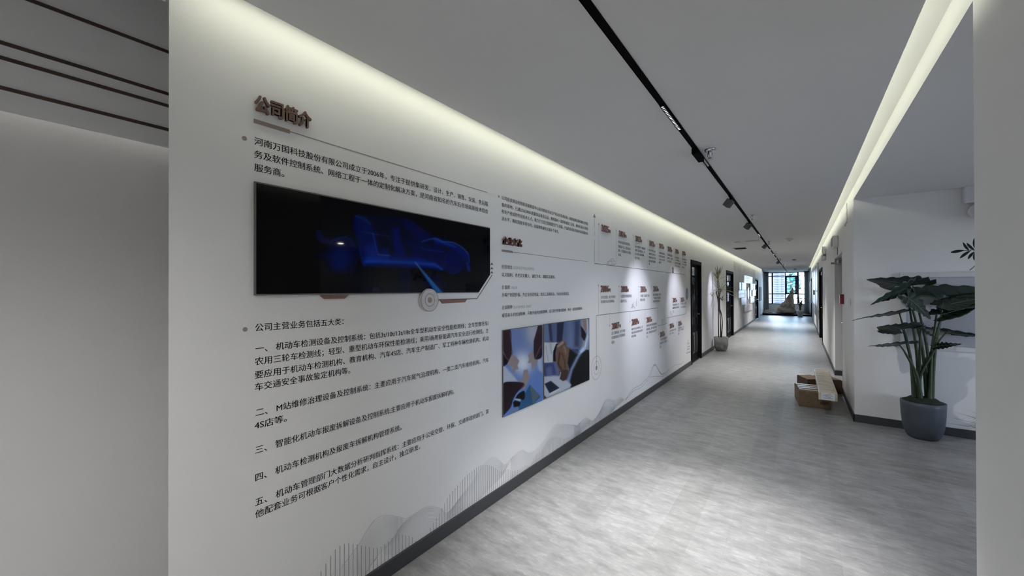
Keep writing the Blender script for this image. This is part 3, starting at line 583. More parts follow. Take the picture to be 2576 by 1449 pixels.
# two photo prints
tf6 = lambda u, v: ((u-1240)*5.176, (v-780)*5.176)
SK, WH = (.16, .24, .47), (.72, .76, .86)
skin, skin2 = (.035, .018, .024), (.075, .045, .048)
def sky(x, y):
    t = np.clip((y-250)/900, 0, 1)[:, None]; c = np.array((.17, .235, .44))*(1-t)+np.array((.10, .22, .55))*t
    g_ = np.exp(-(((x-390)/110)**2+((y-690)/130)**2))[:, None]; c = c+(np.array(WH)-c)*g_
    g2 = np.exp(-(((x-520)/90)**2+((y-260)/200)**2))[:, None]*.8; return c+(np.array((.5, .5, .55))-c)*g2
pz = (.30, .25, .26)
ops1 = [('fill', sp([(120, 690), (200, 780), (300, 900), (330, 960), (120, 980)], 4), (.50, .55, .66), 20, .9), ('fill', [(560, 620), (640, 600), (640, 800), (600, 780)], (.45, .52, .68), 30, .8),
 ('fill', [(480, 970), (620, 1130), (520, 1230), (330, 1320), (350, 1200)], (.03, .10, .22), 8, 1), ('fill', [(480, 975), (610, 1110), (520, 1220)], (.09, .14, .17), 6, 1), ('fill', [(330, 1200), (520, 1230), (330, 1330), (300, 1300)], (.03, .10, .24), 12, 1),
 ('fill', sp([(112, 255), (225, 250), (245, 420), (255, 560), (240, 690), (190, 680), (140, 560), (112, 520)], 4), skin, 10, 1), ('fill', sp([(112, 520), (160, 600), (200, 680), (150, 730), (112, 740)], 4), (.006, .005, .01), 10, 1),
 ('glow', [(130, 525), (170, 620), (235, 685)], (.10, .07, .09), 5, 1), ('glow', [(225, 300), (250, 480), (245, 600)], (.06, .05, .09), 8, 1),
 ('fill', sp([(590, 190), (640, 185), (640, 470), (600, 560), (560, 630), (530, 610), (530, 400)], 4), skin, 8, 1), ('fill', sp([(640, 470), (640, 600), (600, 640), (540, 640), (600, 560)], 3), (.015, .01, .016), 8, 1), ('glow', [(620, 470), (580, 560), (545, 640)], (.10, .08, .1), 4, 1),
 ('fill', [(245, 580), (300, 600), (345, 665), (320, 720), (335, 770), (295, 780), (275, 830), (245, 790), (260, 740), (215, 730), (190, 700)], pz, 10, 1),
 ('fill', [(520, 530), (455, 580), (470, 640), (450, 690), (500, 690), (510, 780), (560, 720), (590, 650), (540, 640)], pz, 10, 1),
 ('fill', [(400, 780), (455, 770), (460, 830), (480, 890), (440, 970), (400, 1050), (360, 960), (330, 920), (390, 900), (390, 840)], pz, 10, 1),
 ('fill', sp([(112, 1000), (150, 940), (250, 930), (340, 935), (410, 955), (400, 1000), (330, 1060), (270, 1150), (230, 1270), (112, 1400)], 4), (.02, .012, .016), 9, 1), ('fill', sp([(290, 1150), (330, 1090), (410, 1050), (410, 1160), (350, 1165)], 3), (.006, .006, .01), 8, 1),
 ('glow', [(410, 960), (370, 1030), (300, 1100)], (.09, .06, .07), 6, 1), ('fill', sp([(260, 1200), (300, 1170), (355, 1190), (345, 1250), (270, 1270)], 3), (.005, .005, .008), 6, 1), ('fill', [(280, 1150), (360, 1160), (355, 1190), (290, 1172)], (.35, .45, .62), 5, 1), ('fill', [(240, 1275), (330, 1260), (340, 1320), (200, 1370)], (.14, .22, .42), 12, 1)]
def office(x, y):
    t = np.clip((y-130)/300, 0, 1)[:, None]; return np.array((.075, .11, .22))*(1-t)+np.array((.10, .13, .24))*t
ops2 = [('fill', [(650, 180), (720, 175), (760, 400), (650, 410)], (.13, .18, .32), 20, 1), ('fill', [(720, 180), (760, 175), (780, 420), (740, 400)], (.03, .04, .09), 12, 1), ('fill', [(835, 165), (925, 155), (900, 420), (830, 420)], (.02, .025, .06), 8, 1), ('glow', [(1000, 160), (1010, 460)], (.05, .07, .12), 40, .8), ('fill', [(1070, 150), (1130, 140), (1120, 480), (1060, 470)], (.04, .055, .12), 20, 1),
 ('fill', [(1140, 130), (1250, 105), (1250, 560), (1130, 560), (1170, 420)], (.22, .27, .36), 18, 1), ('fill', sp([(1140, 200), (1190, 260), (1215, 330), (1190, 400), (1150, 350)], 4), (.01, .01, .016), 10, 1), ('fill', [(1170, 130), (1225, 120), (1215, 280), (1180, 230)], (.26, .18, .15), 12, 1), ('glow', [(1225, 120), (1240, 300), (1200, 480)], (.35, .36, .38), 10, .6),
 ('fill', sp([(645, 420), (760, 425), (840, 430), (800, 500), (780, 600), (790, 670), (650, 690)], 4), (.52, .55, .60), 10, 1), ('glow', [(750, 440), (760, 560)], (-.15, -.15, -.14), 14, 1), ('glow', [(690, 470), (720, 660)], (-.12, -.12, -.12), 10, 1), ('fill', [(820, 440), (850, 430), (815, 560), (820, 670), (780, 670), (785, 540)], (.005, .005, .008), 6, 1),
 ('fill', sp([(830, 470), (900, 395), (950, 430), (960, 480), (1010, 500), (1000, 600), (970, 690), (980, 760), (930, 780), (870, 780), (830, 690), (815, 580)], 4), (.14, .085, .062), 8, 1), ('glow', [(850, 470), (910, 420)], (.35, .30, .24), 14, .6), ('glow', [(870, 560), (850, 700), (890, 770)], (-.09, -.06, -.045), 12, 1), ('glow', [(900, 560), (940, 680), (940, 750)], (-.08, -.05, -.04), 9, 1), ('glow', [(930, 480), (950, 560)], (.08, .06, .05), 16, 1),
 ('fill', sp([(1000, 500), (1120, 580), (1250, 520), (1250, 920), (1000, 1020), (985, 850), (990, 760), (970, 690)], 3), (.006, .007, .010), 8, 1), ('fill', [(1020, 510), (1110, 510), (1140, 560), (1080, 570)], (.025, .035, .09), 10, 1), ('glow', [(1060, 520), (1120, 570)], (.04, .06, .14), 6, 1), ('glow', [(1180, 500), (1100, 620), (1020, 780), (985, 920), (990, 1010)], (.18, .24, .40), 16, 1), ('glow', [(1130, 540), (1200, 500), (1240, 350)], (.16, .2, .3), 22, .7),
 ('fill', [(640, 690), (790, 690), (825, 830), (690, 870), (650, 840)], (.045, .065, .18), 12, 1), ('fill', [(690, 760), (760, 730), (780, 850), (700, 860)], (.11, .14, .28), 20, .8), ('fill', [(640, 740), (672, 745), (670, 830), (640, 835)], (.003, .003, .006), 5, 1),
 ('fill', sp([(645, 870), (850, 860), (960, 920), (1000, 1010), (650, 1170)], 3), (.42, .46, .54), 14, 1), ('fill', [(670, 960), (755, 920), (870, 1015), (735, 1085)], (.015, .02, .05), 7, 1), ('fill', [(735, 1085), (870, 1015), (890, 1030), (735, 1110)], (.55, .58, .64), 4, .8), ('fill', sp([(860, 800), (900, 780), (980, 780), (970, 880), (920, 925), (870, 900)], 4), (.055, .035, .032), 8, 1), ('fill', [(650, 1090), (700, 1140), (650, 1165)], (.02, .025, .05), 6, 1), ('glow', [(870, 870), (880, 810)], (.5, .5, .5), 7, .6)]
for (ua, va, vb), ub, bgf, ops_, lab in (((1262.4, 830.6, 1049.9), 1362.7, sky, ops1, 'photo print of hands holding jigsaw pieces against the sky'), ((1365.6, 815.7, 1005.0), 1480.7, office, ops2, 'photo print of two suited people shaking hands over a desk')):
    Y0, Z1 = wl(ua, va); Z0 = wl(ua, vb)[1]; Y1 = wl(ub, 900)[0]
    fr = tag(MB().box(XL+.002, XL+.010, Y0, Y1, Z0, Z1).build('photo_board', MAT['edge']), lab, 'picture')
    me = print_panel(Y0+.004, Y1-.004, Z0+.004, Z1-.004, XL+.0106, 130, 150, bgf, ops_, tf6); me.materials.append(MAT['printgloss']); link('photo_print', me, fr)

# ------------------------------------------------------------------ printed wave drawing along the foot of the wall
Apx = [(800, 1490), (833, 1449), (859, 1426.7), (897.8, 1376.5), (923.7, 1332.8), (943, 1307.6), (972.2, 1296.2), (998, 1298.8), (1024, 1303.7), (1053, 1285.9), (1075.8, 1273.9), (1105, 1277), (1124.4, 1290), (1150, 1261.6), (1182.6, 1219.5), (1215, 1171), (1237.7, 1150.6), (1255, 1157), (1269.8, 1168.7), (1286, 1152.5), (1311, 1132.8), (1329.8, 1139.5), (1348.4, 1130.8), (1369, 1107), (1394, 1071.8), (1410.6, 1067.2), (1441.6, 1068.7), (1452, 1069.7), (1468.5, 1053), (1479, 1052), (1491, 1058), (1506, 1040), (1521.4, 1009), (1528, 1004), (1546, 1006.6), (1561, 1000), (1573, 1007)]
Bpx = [(870, 1520), (900, 1480), (917.9, 1447.7), (929, 1425.3), (947.7, 1402.4), (963.9, 1396), (985, 1395), (1014.8, 1396), (1040, 1400), (1060, 1392), (1090, 1375), (1130, 1340), (1160, 1310), (1176.6, 1289), (1199.4, 1258), (1228.4, 1225), (1261.5, 1204), (1286.3, 1203), (1310, 1200), (1340, 1180), (1365, 1160), (1392, 1136), (1410.6, 1121.4), (1440, 1110), (1460, 1098), (1480, 1085), (1506, 1064), (1535, 1040), (1560, 1016), (1573, 1007)]
def resamp(px, n):
    p = np.array([wl(*q) for q in cat_rom(px, 8)]); s_ = np.r_[0, np.cumsum(np.hypot(*np.diff(p, axis=0).T))]
    return p
Mpx = [(900, 1480), (918.5, 1447), (944.7, 1405), (986.8, 1356), (1007.8, 1324.7), (1032.4, 1302)]
M2px = [(1150, 1330), (1165, 1308), (1179.6, 1288), (1200.6, 1261.6), (1235.7, 1223), (1263.7, 1195), (1284.7, 1156)]
def curve_fn(px):
    p = resamp(px, 0); o = np.argsort(p[:, 0]); return lambda y: np.interp(y, p[o, 0], p[o, 1])
A_, B_, M_, M2_ = curve_fn(Apx), curve_fn(Bpx), curve_fn(Mpx), curve_fn(M2px)
Y_ = lambda u, v: wl(u, v)[0]
mb = MB()
def family(top, bot, ya, yb, n, wd, wob, ph):
    yy = np.linspace(ya, yb, max(40, int((yb-ya)*130))); a, b = top(yy), bot(yy); b = np.minimum(b, a-.002)
    for k in range(n):
        f = k/(n-1); fz = np.clip(f+wob*f*(1-f)*np.sin(yy*6+ph+f*2), 0, 1); zz = a*(1-fz)+b*fz; run = []
        step = np.ceil(.0032/np.maximum((a-b)/(n-1), 1e-5)).astype(int); zz = np.where(k % step == 0, zz, -9)
        for y, z in list(zip(yy, zz))+[(0, -9)]:
            if z > BH+.002: run.append((y, z))
            else:
                if len(run) > 2: mb.line(run, wd, XL+.0006)
                run = []
yM, yM2, yE = Y_(1032.4, 1302), Y_(1284.7, 1156), Y_(1573, 1007)
family(A_, lambda y: np.where(y < Y_(900, 1480), 0., M_(y)), Y_(805, 1480), yM, 22, .0017, .25, 1)
family(lambda y: np.where(y < yM, M_(y), A_(y)), lambda y: B_(y), Y_(918.5, 1447), Y_(1165, 1250), 34, .0015, .35, 2)
family(A_, lambda y: np.where(y < Y_(1150, 1330), 0., M2_(y)), Y_(1124, 1290), yM2, 26, .0016, .3, 0)
family(lambda y: A_(y), lambda y: B_(y), yM2, Y_(1460, 1062), 30, .0016, .4, 3)
family(lambda y: A_(y), lambda y: B_(y), Y_(1444, 1069), yE, 34, .0020, .5, 5)
def ribbon(px, wd, X=XL+.0007):
    q = [wl(*p) for p in cat_rom(px, 8)]; q = [p for p in q if p[1] > BH+.001]
    if len(q) > 1: mb.line(q, wd, X)
for f_, k_ in ((Mpx[1:], .003), (M2px[2:], .003), (Apx[2:6], .003), (Bpx[2:5], .0028)): ribbon(f_, k_)
ribbon([(1573, 1007), (1594, 983.4), (1612.5, 974.3), (1634, 948.6), (1647, 917), (1664, 941), (1679, 933), (1697, 919), (1712, 916), (1720, 908)], .008)
ribbon([(1573, 1006), (1592, 979), (1611, 968), (1632, 946), (1640, 927), (1647.5, 917.5), (1656, 930), (1664, 941), (1672, 938)], .010)
ribbon([(1634, 948.6), (1650, 946.5), (1667, 947), (1680, 934)], .008)
wave = tag(mb.build('wave_drawing', MAT['pale']), 'fine grey wave drawing printed along the foot of the long wall', 'wall print')
def z6(p): return [(780+x/8.05, 1280+y/8.05) for x, y in p]
def z4(p): return [(600+x/3.0894, 980+y/3.0894) for x, y in p]
def z7b(p): return [(1100+x/4.83, 1020+y/4.83) for x, y in p]
tops = z6([(120, 1380), (250, 1220), (395, 965), (540, 770), (680, 700), (815, 690), (945, 710), (1070, 740), (1195, 765), (1315, 790), (1435, 760), (1548, 690), (1660, 585), (1765, 510), (1872, 515), (1973, 535), (2075, 570), (2170, 680), (2360, 560), (2450, 360), (2535, 220)])
tops += z4([(1595, 895), (1625, 835), (1660, 790), (1690, 755), (1720, 722), (1748, 690), (1775, 660), (1802, 640), (1830, 617), (1857, 600), (1880, 585), (1905, 582), (1930, 583), (1957, 590), (1980, 600), (2005, 612), (2030, 632)])
tops += z7b([(720, 765), (755, 795), (790, 795), (825, 775), (860, 770), (893, 790), (925, 797), (957, 790), (988, 780), (1018, 770), (1048, 730), (1078, 727), (1108, 733), (1137, 722), (1163, 650), (1190, 603), (1218, 583), (1245, 565), (1272, 540), (1298, 495), (1320, 455), (1345, 420), (1370, 398), (1395, 385), (1418, 380), (1443, 378), (1465, 382), (1487, 387), (1510, 393), (1533, 400), (1555, 400), (1578, 392), (1600, 380), (1622, 362), (1642, 340), (1660, 317), (1680, 300), (1700, 297), (1720, 305), (1738, 322), (1760, 330), (1800, 325), (1850, 280), (1890, 225), (1930, 150), (1950, 110), (1975, 70), (2010, 20), (2060, 5), (2110, 10), (2150, 35)])
tp = np.array([wl(*p) for p in tops]); o_ = np.argsort(tp[:, 0]); tp = tp[o_]
mb = MB(); y = tp[0, 0]; st = .0232
while y < tp[-1, 0]:
    z = float(np.interp(y, tp[:, 0], tp[:, 1]))
    if z > BH+.004: mb.poly([(y-.0025, BH), (y+.0025, BH), (y+.0025, z-.003), (y-.0025, z)], XL+.0009)
    y += st
mb.build('bar_stripe', MAT['midprint'], wave)

# ------------------------------------------------------------------ doors
def left_door(n, a, b, h, label, gl):
    root = empty('door_%d' % n, (XL, a, 0), label, 'door', None, 'structure'); d = .055
    mb = MB(); fw = .075
    mb.box(XL, XL+.018, a-fw*.35, a+.03, 0, h+.03).box(XL, XL+.018, b-.03, b+fw*.35, 0, h+.03).box(XL, XL+.018, a, b, h-.045, h+.03)
    mb.box(XL-d-.05, XL, a, a+.03, 0, h).box(XL-d-.05, XL, b-.03, b, 0, h).box(XL-d-.05, XL, a, b, h-.045, h)
    mb.build('door_frame', MAT['dark'], root, bevel=.004)
    lf = MB().box(XL-d-.045, XL-d, a+.03, b-.03, .02, h-.045).build('door_leaf', MAT['dark'], root)
    x0 = XL-d; y0, y1 = a+.03, b-.03; W = y1-y0
    for i in range(3):          # three tall glass lights between iron bars
        ya = y0+W*(.08+.29*i); yb = ya+W*.24
        MB().box(x0-.002, x0+.006, ya, yb, .78, h-.32).build('glass_panel', MAT['doorglass'], lf)
        MB().box(x0, x0+.014, ya, yb, .16, .62).box(x0+.012, x0+.024, ya+W*.05, yb-W*.05, .22, .56).build('raised_panel', MAT['ironwork'], lf, bevel=.006)
        q = MB(); yc = (ya+yb)/2
        for k in range(3): q.tube([(x0+.014, ya+W*(.03+.09*k), .78), (x0+.014, ya+W*(.03+.09*k), h-.32)], .007, 6)
        for zz in (1.05, 1.55): q.tube([(x0+.016, yc+.06*math.cos(t_*.5236), zz+.12*math.sin(t_*.5236)) for t_ in range(13)], .006, 5)
        q.build('iron_bars', MAT['ironwork'], lf)
        MB().box(x0-.002, x0+.004, ya, yb, h-.28, h-.10).build('fanlight_pane', MAT['whitegloss' if gl else 'doorglass'], lf)
    MB().tube([(x0, y1-.08, 1.0), (x0+.05, y1-.08, 1.0), (x0+.05, y1-.20, 1.0)], .011, 8).box(x0, x0+.008, y1-.105, y1-.055, .9, 1.12).build('door_handle', MAT['steel'], lf)
    MB().box(XL-d-.05, XL+.002, a+.03, b-.03, 0, .018).build('threshold', MAT['steel'], root)
left_door(1, *DW[0], 'black ironwork door with glass strips, first beyond the printed wall', 0)
left_door(2, *DW[1], 'black ironwork door behind the tall sword-leaved plant', 1)
left_door(3, *DW[2], 'far black door past the cluster of wall boards', 1)
def right_door(n, a, b, h, label, d, m, frame):
    root = empty('door_%d' % n, (XR, a, 0), label, 'door', None, 'structure')
    lf = MB().box(XR+d, XR+d+.045, a, b, 0, h).build('door_leaf', MAT[m], root)
    for (y0, y1) in ((a+.1, (a+b)/2-.06), ((a+b)/2+.06, b-.1)):
        MB().box(XR+d-.008, XR+d, y0, y1, 1.1, h-.18).build('raised_panel', MAT[m], lf, bevel=.004); MB().box(XR+d-.008, XR+d, y0, y1, .15, .95).build('raised_panel', MAT[m], lf, bevel=.004)
    MB().tube([(XR+d, (a+b)/2-.05, 1.0), (XR+d-.05, (a+b)/2-.05, 1.0), (XR+d-.05, (a+b)/2-.17, 1.0)], .011, 8).build('door_handle', MAT['steel'], lf)
    if frame: MB().box(XR-.015, XR+d, a-.02, a+.05, 0, h+.02).box(XR-.015, XR+d, b-.05, b+.02, 0, h+.02).box(XR-.015, XR+d, a, b, h-.05, h+.02).build('door_frame', MAT['dark'], root, bevel=.003)
    return root
r4 = right_door(4, *RD[0], 'open white-lined doorway above the cardboard boxes', .094, 'greymetal', False)
a, b, h = RD[0]
MB().box(XR-.004, XR+.092, b-.012, b, .1, h-.004).box(XR-.004, XR+.092, a, a+.012, 0, h-.004).box(XR-.004, XR+.092, a, b, h-.014, h).build('jamb_lining', MAT['wall'], r4)
MB().box(XR-.012, XR+.092, b-.012, b+.001, 0, .085).build('jamb_foot', MAT['base'], r4)
p = on(0, XR, 2108, 656)
MB().box(XR-.06, XR+.07, b-.10, b-.03, h-.115, h-.085).box(XR+.02, XR+.07, b-.5, b-.03, h-.12, h-.06).build('door_closer', MAT['greyplast'], r4)
right_door(5, *RD[1], 'black door on the right wall with a white sign at its head', .05, 'dark', True)
right_door(6, *RD[2], 'farthest black door on the right wall near the end window', .05, 'dark', True)

# ------------------------------------------------------------------ end window, curtains, scene outside
root = empty('window_1', ((xw0+xw1)/2, YW, zs), 'bright end window with dark blue frame', 'window', None, 'structure')
def wx(u): return on(1, YW, u, 720)[0]
def wz(v): return on(1, YW, 1975, v)[2]
fy0, fy1 = YW+.02, YW+.09
z1, z2, z3 = wz(694.7), wz(739.4), wz(682)
fr = MB().box(xw0, xw1, fy0, fy1, zs, zs+.04).box(xw0, xw1, fy0, fy1, ZT-.03, ZT).box(xw0, xw0+.03, fy0, fy1, zs, ZT).box(xw1-.03, xw1, fy0, fy1, zs, ZT)
for u, wd in ((1943, .085), (1975.5, .055), (2007.5, .085)): fr.box(wx(u)-wd/2, wx(u)+wd/2, fy0, fy1, zs, ZT)
for z in (z1, z2): fr.box(xw0, xw1, fy0, fy1, z-.025, z+.025)
fr.build('window_frame', MAT['frame'], root)
s0, s1 = wx(1976.5), wx(2005.5); sy0 = YW-.01
MB().box(s0, s0+.07, sy0, fy0+.03, z2, z1).box(s1-.10, s1, sy0, fy0+.03, z2, z1).box(s0, s1, sy0, fy0+.03, z2, z2+.07).box(s0, s1, sy0, fy0+.03, z1-.08, z1).build('opening_sash', MAT['frame'], root)
MB().box(s0+.07, s1-.1, YW+.055, YW+.061, z2+.07, z1-.08).build('tinted_pane', MAT['tintglass'], root)
MB().box(xw0+.03, s0, YW+.055, YW+.061, zs+.04, ZT-.03).box(s1, xw1-.03, YW+.055, YW+.061, zs+.04, ZT-.03).box(s0, s1, YW+.055, YW+.061, zs+.04, z2).box(s0, s1, YW+.055, YW+.061, z1, ZT-.03).build('window_pane', MAT['glass'], root)
MB().box(xw0-.03, xw1+.03, YW-.04, YW+.02, zs-.03, zs).build('window_sill', MAT['whitegloss'], root)
rl = tag(MB().tube([(xw0, YW+.35, wz(750.6)), (xw1, YW+.35, wz(750.6))], .02).tube([(xw0, YW+.35, wz(756)), (xw1, YW+.35, wz(756))], .012).tube([(xw0, YW+.35, wz(760)), (xw1, YW+.35, wz(760))], .012)
    .box(xw0-.3, xw1+.3, YW+.2, YW+.4, zs-.25, zs-.03).box(xw0, xw0+.03, YW+.33, YW+.37, zs-.25, wz(750)).box(xw1-.03, xw1, YW+.33, YW+.37, zs-.25, wz(750)).build('guard_rail', MAT['frame']), 'dark guard rail outside the end window', 'railing')
def curtain(u0, u1, Y, label, seed):
    x0, x1 = on(1, Y, u0, 730)[0], on(1, Y, u1, 730)[0]; zb, zt_ = .12, 2.56; n = 90; vs = []; fs = []
    rr = random.Random(seed); ph = rr.random()*6
    for k in range(9):
        t = k/8; z = zb+(zt_-zb)*t
        for i in range(n+1):
            s_ = i/n; amp = .045*(.75+.25*math.sin(9*s_+seed))
            x = x0+(x1-x0)*s_; vs.append((x+.012*math.sin(s_*40+t*2), Y+amp*math.sin(s_*math.pi*2*5.5+ph+.4*math.sin(t*3))*(1-.25*t), z))
    fs = [(k*(n+1)+i, k*(n+1)+i+1, (k+1)*(n+1)+i+1, (k+1)*(n+1)+i) for k in range(8) for i in range(n)]
    o = MB().add(vs, fs).build('curtain', MAT['curtain'], None, True); m_ = o.modifiers.new('s', 'SOLIDIFY'); m_.thickness = .004
    tag(o, label, 'curtain', None); MB().box(x0-.01, x1+.01, Y-.03, Y+.03, zt_, zt_+.04).build('curtain_rail', MAT['blackmetal'], o)
curtain(1917.8, 1933.6, 28.9, 'charcoal curtain hanging beside the white pebble heap', 1)
curtain(2022.8, 2035.0, 28.9, 'charcoal curtain hanging behind the white-potted tree', 2)
bld = empty('apartment_building', (-3.6, 62, 0), 'pale building with dark floor lines seen through the end window', 'building')
bx = lambda u, Y: on(1, Y, u, 720)[0]
MB().box(bx(1928, 62), bx(1973.5, 62), 62, 72, -8, 8.9).build('wall', MAT['concrete'], bld)
q = MB()
for k in range(34): q.box(bx(1945, 61), bx(1973, 61), 61.8, 62, -3.2+.30*k, -3.12+.30*k)
q.build('slats', MAT['bwin'], bld)
MB().box(bx(1958, 62), bx(1965, 62), 61.9, 62, -6, 7.4).build('stair_window', MAT['bwin'], bld)
tr = MB(); TY = 110.
for k in range(110):
    a_, r_ = rng.random()*6.28, 1.9*rng.random()**.5; c_ = Vector((bx(1990, TY)+r_*math.cos(a_), TY+1.0*rng.standard_normal(), 3.0+r_*1.25*math.sin(a_)))
    R_ = .22+.25*rng.random(); tr.lathe(c_, [(R_*math.sin(t_*math.pi/6)*(.85+.3*rng.random()), -R_*math.cos(t_*math.pi/6)) for t_ in range(1, 6)], 8, rng.random())
ot = tag(tr.build('garden_tree', MAT['treeleaf'], None, True), 'hazy green tree seen through the tinted sash of the end window', 'tree'); MB().tube([(bx(1990, TY), TY, -6), (bx(1990, TY), TY, 2.5)], .25).build('trunk', MAT['bark'], ot)
MB().box(-80, 80, -60, 140, -6.2, -6).build('ground', MAT['concrete']); bpy.data.objects['ground']['kind'] = 'structure'

# ------------------------------------------------------------------ things at the far end
yr_ = 28.55; 
def rock():
    x0, x1 = on(1, yr_, 1951, 780)[0], on(1, yr_, 2003, 780)[0]; zb = on(1, yr_, 1975, 785)[2]
    prof = [(1002.5, 785), (900, 0)]
    L_ = [(900, 1175), (930, 1110), (965, 1030), (1000, 990), (1060, 965), (1100, 900), (1130, 850), (1170, 800), (1195, 745), (1225, 690), (1240, 665)]
    R_ = [(1310, 1175), (1295, 1100), (1280, 1030), (1270, 960), (1262, 880), (1262, 820), (1262, 770), (1256, 700), (1244, 668)]
    px = lambda p: on(1, yr_, 1840+p[0]/8.05, 640+p[1]/8.05)
    L_ = [px(p) for p in L_]; R_ = [px(p) for p in R_]; zmin, zmax = L_[0][2], L_[-1][2]
    vs = []; n = 26; K = 30
    lz = [p[2] for p in L_]; lx = [p[0] for p in L_]; rz = [p[2] for p in R_]; rx = [p[0] for p in R_]
    for k in range(K):
        z = zmin+(zmax-zmin)*k/(K-1); a_ = np.interp(z, lz, lx); b_ = np.interp(z, rz, rx); c_, w_ = (a_+b_)/2, max((b_-a_)/2, .012)
        for j in range(n):
            t_ = j*2*math.pi/n; q = 1+.10*math.sin(3*t_+k*.6)+.06*math.sin(7*t_-k*1.1)+.05*rng.standard_normal()
            ex = 1+.0*q
            vs.append((c_+w_*math.cos(t_)*(1+.035*math.sin(5*t_+k)), yr_+.28*(w_/.55)**.7*math.sin(t_)*q, max(zmin, z+.012*rng.standard_normal()*(0 if k == 0 else 1))))
    fs = [(i*n+j, i*n+(j+1) % n, (i+1)*n+(j+1) % n, (i+1)*n+j) for i in range(K-1) for j in range(n)]+[tuple(range(n))[::-1], tuple(range((K-1)*n, K*n))]
    o = MB().add(vs, fs).build('scholar_rock', MAT['rock'], None, True); tag(o, 'tall brown peaked stone on a black slab before the end window', 'rock')
    b0, b1 = on(1, yr_-.3, 1948.5, 788)[0], on(1, yr_-.3, 2005.5, 788)[0]
    tag(MB().box(b0, b1, yr_-.36, yr_+.36, .101, zmin-.001).build('stone_base', MAT['dark'], None, False, .01), 'low black slab carrying the tall brown stone', 'slab')
rock()
pr = random.Random(5); pc = on(1, 28.3, 1931, 788)
for lay, rad in enumerate((3, 2, 1)):
    for a in range(-4, 5):
        for b in range(-3, 4):
            x, y = (a+.5*(b % 2)+.5*(lay % 2))*.098, b*.086+.05*(lay % 2)
            if math.hypot(x*.85, y*1.15) > .098*(rad+.35): continue
            x += pc[0]; y += 28.35
            if x < XL+.07: continue
            s_ = .036+pr.random()*.005; i = pr.random()*6
            o = MB().lathe((0, 0, 0), [(s_*math.sin(t_*math.pi/5)*1.15, -s_*.9*math.cos(t_*math.pi/5)) for t_ in range(1, 5)], 9, i, lambda q: 1+.09*math.sin(2*q+i)).build('pebble', MAT['pebble'], None, True)
            o.location = (x, y, .132+lay*.066); tag(o, 'white pebble in the small heap beside the charcoal curtain and the tall stone', 'pebble', 'white pebbles heaped beside the curtain')
def potted_tree():
    yb = 27.38; px = lambda p, Y=yb: on(1, Y, 1840+p[0]/8.05, 640+p[1]/8.05)
    a_, b_ = px((1315, 1140))[0], px((1470, 1140))[0]; xc, R_ = (a_+b_)/2, (b_-a_)/2; zt_ = px((1390, 1132))[2]
    root = empty('potted_tree', (xc, yb, 0), 'slender green tree in a white pot before the charcoal curtain', 'plant')
    MB().lathe((xc, yb, 0), [(R_*.62, 0), (R_*.66, .02), (R_*.80, zt_*.62), (R_*.98, zt_*.64), (R_, zt_), (R_*.90, zt_), (R_*.86, zt_-.04)], 28).build('pot', MAT['ceramicwhite'], root, True)
    MB().lathe((xc, yb, zt_-.035), [(R_*.86, 0), (R_*.5, .015)], 20).build('soil', MAT['soil'], root)
    st = MB(); lv = MB(); rr = random.Random(3)
    tips = [(1395, 560), (1300, 610), (1450, 610), (1480, 660), (1380, 640), (1440, 700), (1330, 690), (1480, 800), (1520, 850), (1540, 900), (1400, 860), (1410, 930), (1330, 860), (1500, 930), (1470, 870), (1530, 800), (1200, 650), (1180, 720), (1390, 960), (1300, 700)]
    for i, t_ in enumerate(tips):
        tip = Vector(px(t_)); tip.x = min(tip.x, XR-.24); tip.y = yb+rr.uniform(-.15, .2); base = Vector((xc+.02*(i % 3-1), yb, zt_-.04)); mid = Vector((xc+(tip.x-xc)*.35, (yb+tip.y)/2, zt_+(tip.z-zt_)*.6))
        pts = [Vector(q) for q in cat_rom([base, mid, tip], 5)]; st.tube(pts, [.012*(1-j/len(pts))+.003 for j in range(len(pts))], 5)
        for j in range(11):
            o_ = tip+Vector((rr.uniform(-.13, .13), rr.uniform(-.1, .1), rr.uniform(-.12, .08))); d = Vector((rr.uniform(-1, 1), rr.uniform(-1, 1), rr.uniform(-.8, .3))).normalized(); s2 = d.cross(Vector((.3, .5, 1))).normalized(); l_, w2 = rr.uniform(.07, .12), .018
            lv.add([o_, o_+d*l_*.5+s2*w2, o_+d*l_, o_+d*l_*.5-s2*w2], [(0, 1, 2, 3)])
    st.build('stem', MAT['bark'], root); lv.build('foliage', MAT['leaf'], root)
potted_tree()

# ------------------------------------------------------------------ boards on the walls
def wboard(u0, u1, v0, v1, th, m, label, uz=None, part=None, name='wall_board'):
    Y0, zt_ = wl(u0, v0); zb = wl(u0, v1)[1]; Y1 = wl(u1, v0)[0]
    o = MB().box(XL+.012, XL+.012+th, Y0, Y1, zb, zt_).build(name, MAT[m], None, False, .004); tag(o, label, 'wall board', 'boards clustered on the grey wall')
    if part:
        q = MB()
        for k in range(part):
            z = zb+(zt_-zb)*(k+.7)/(part+.4); q.box(XL+.012+th, XL+.014+th, Y0+.08*(Y1-Y0), Y1-.1*(Y1-Y0), z-.006, z+.006)
        q.build('printed_line', MAT['stonewall'], o)
cx_ = MB().box(XL, XL+.012, 15.1, 23.0, .09, 2.5); o = cx_.build('trim_8', MAT['stonewall']); o['kind'] = 'structure'; o['label'] = 'grey concrete-look cladding behind the cluster of boards'
Z = lambda x: 1720+x/5.573
V = lambda y: 640+y/5.573
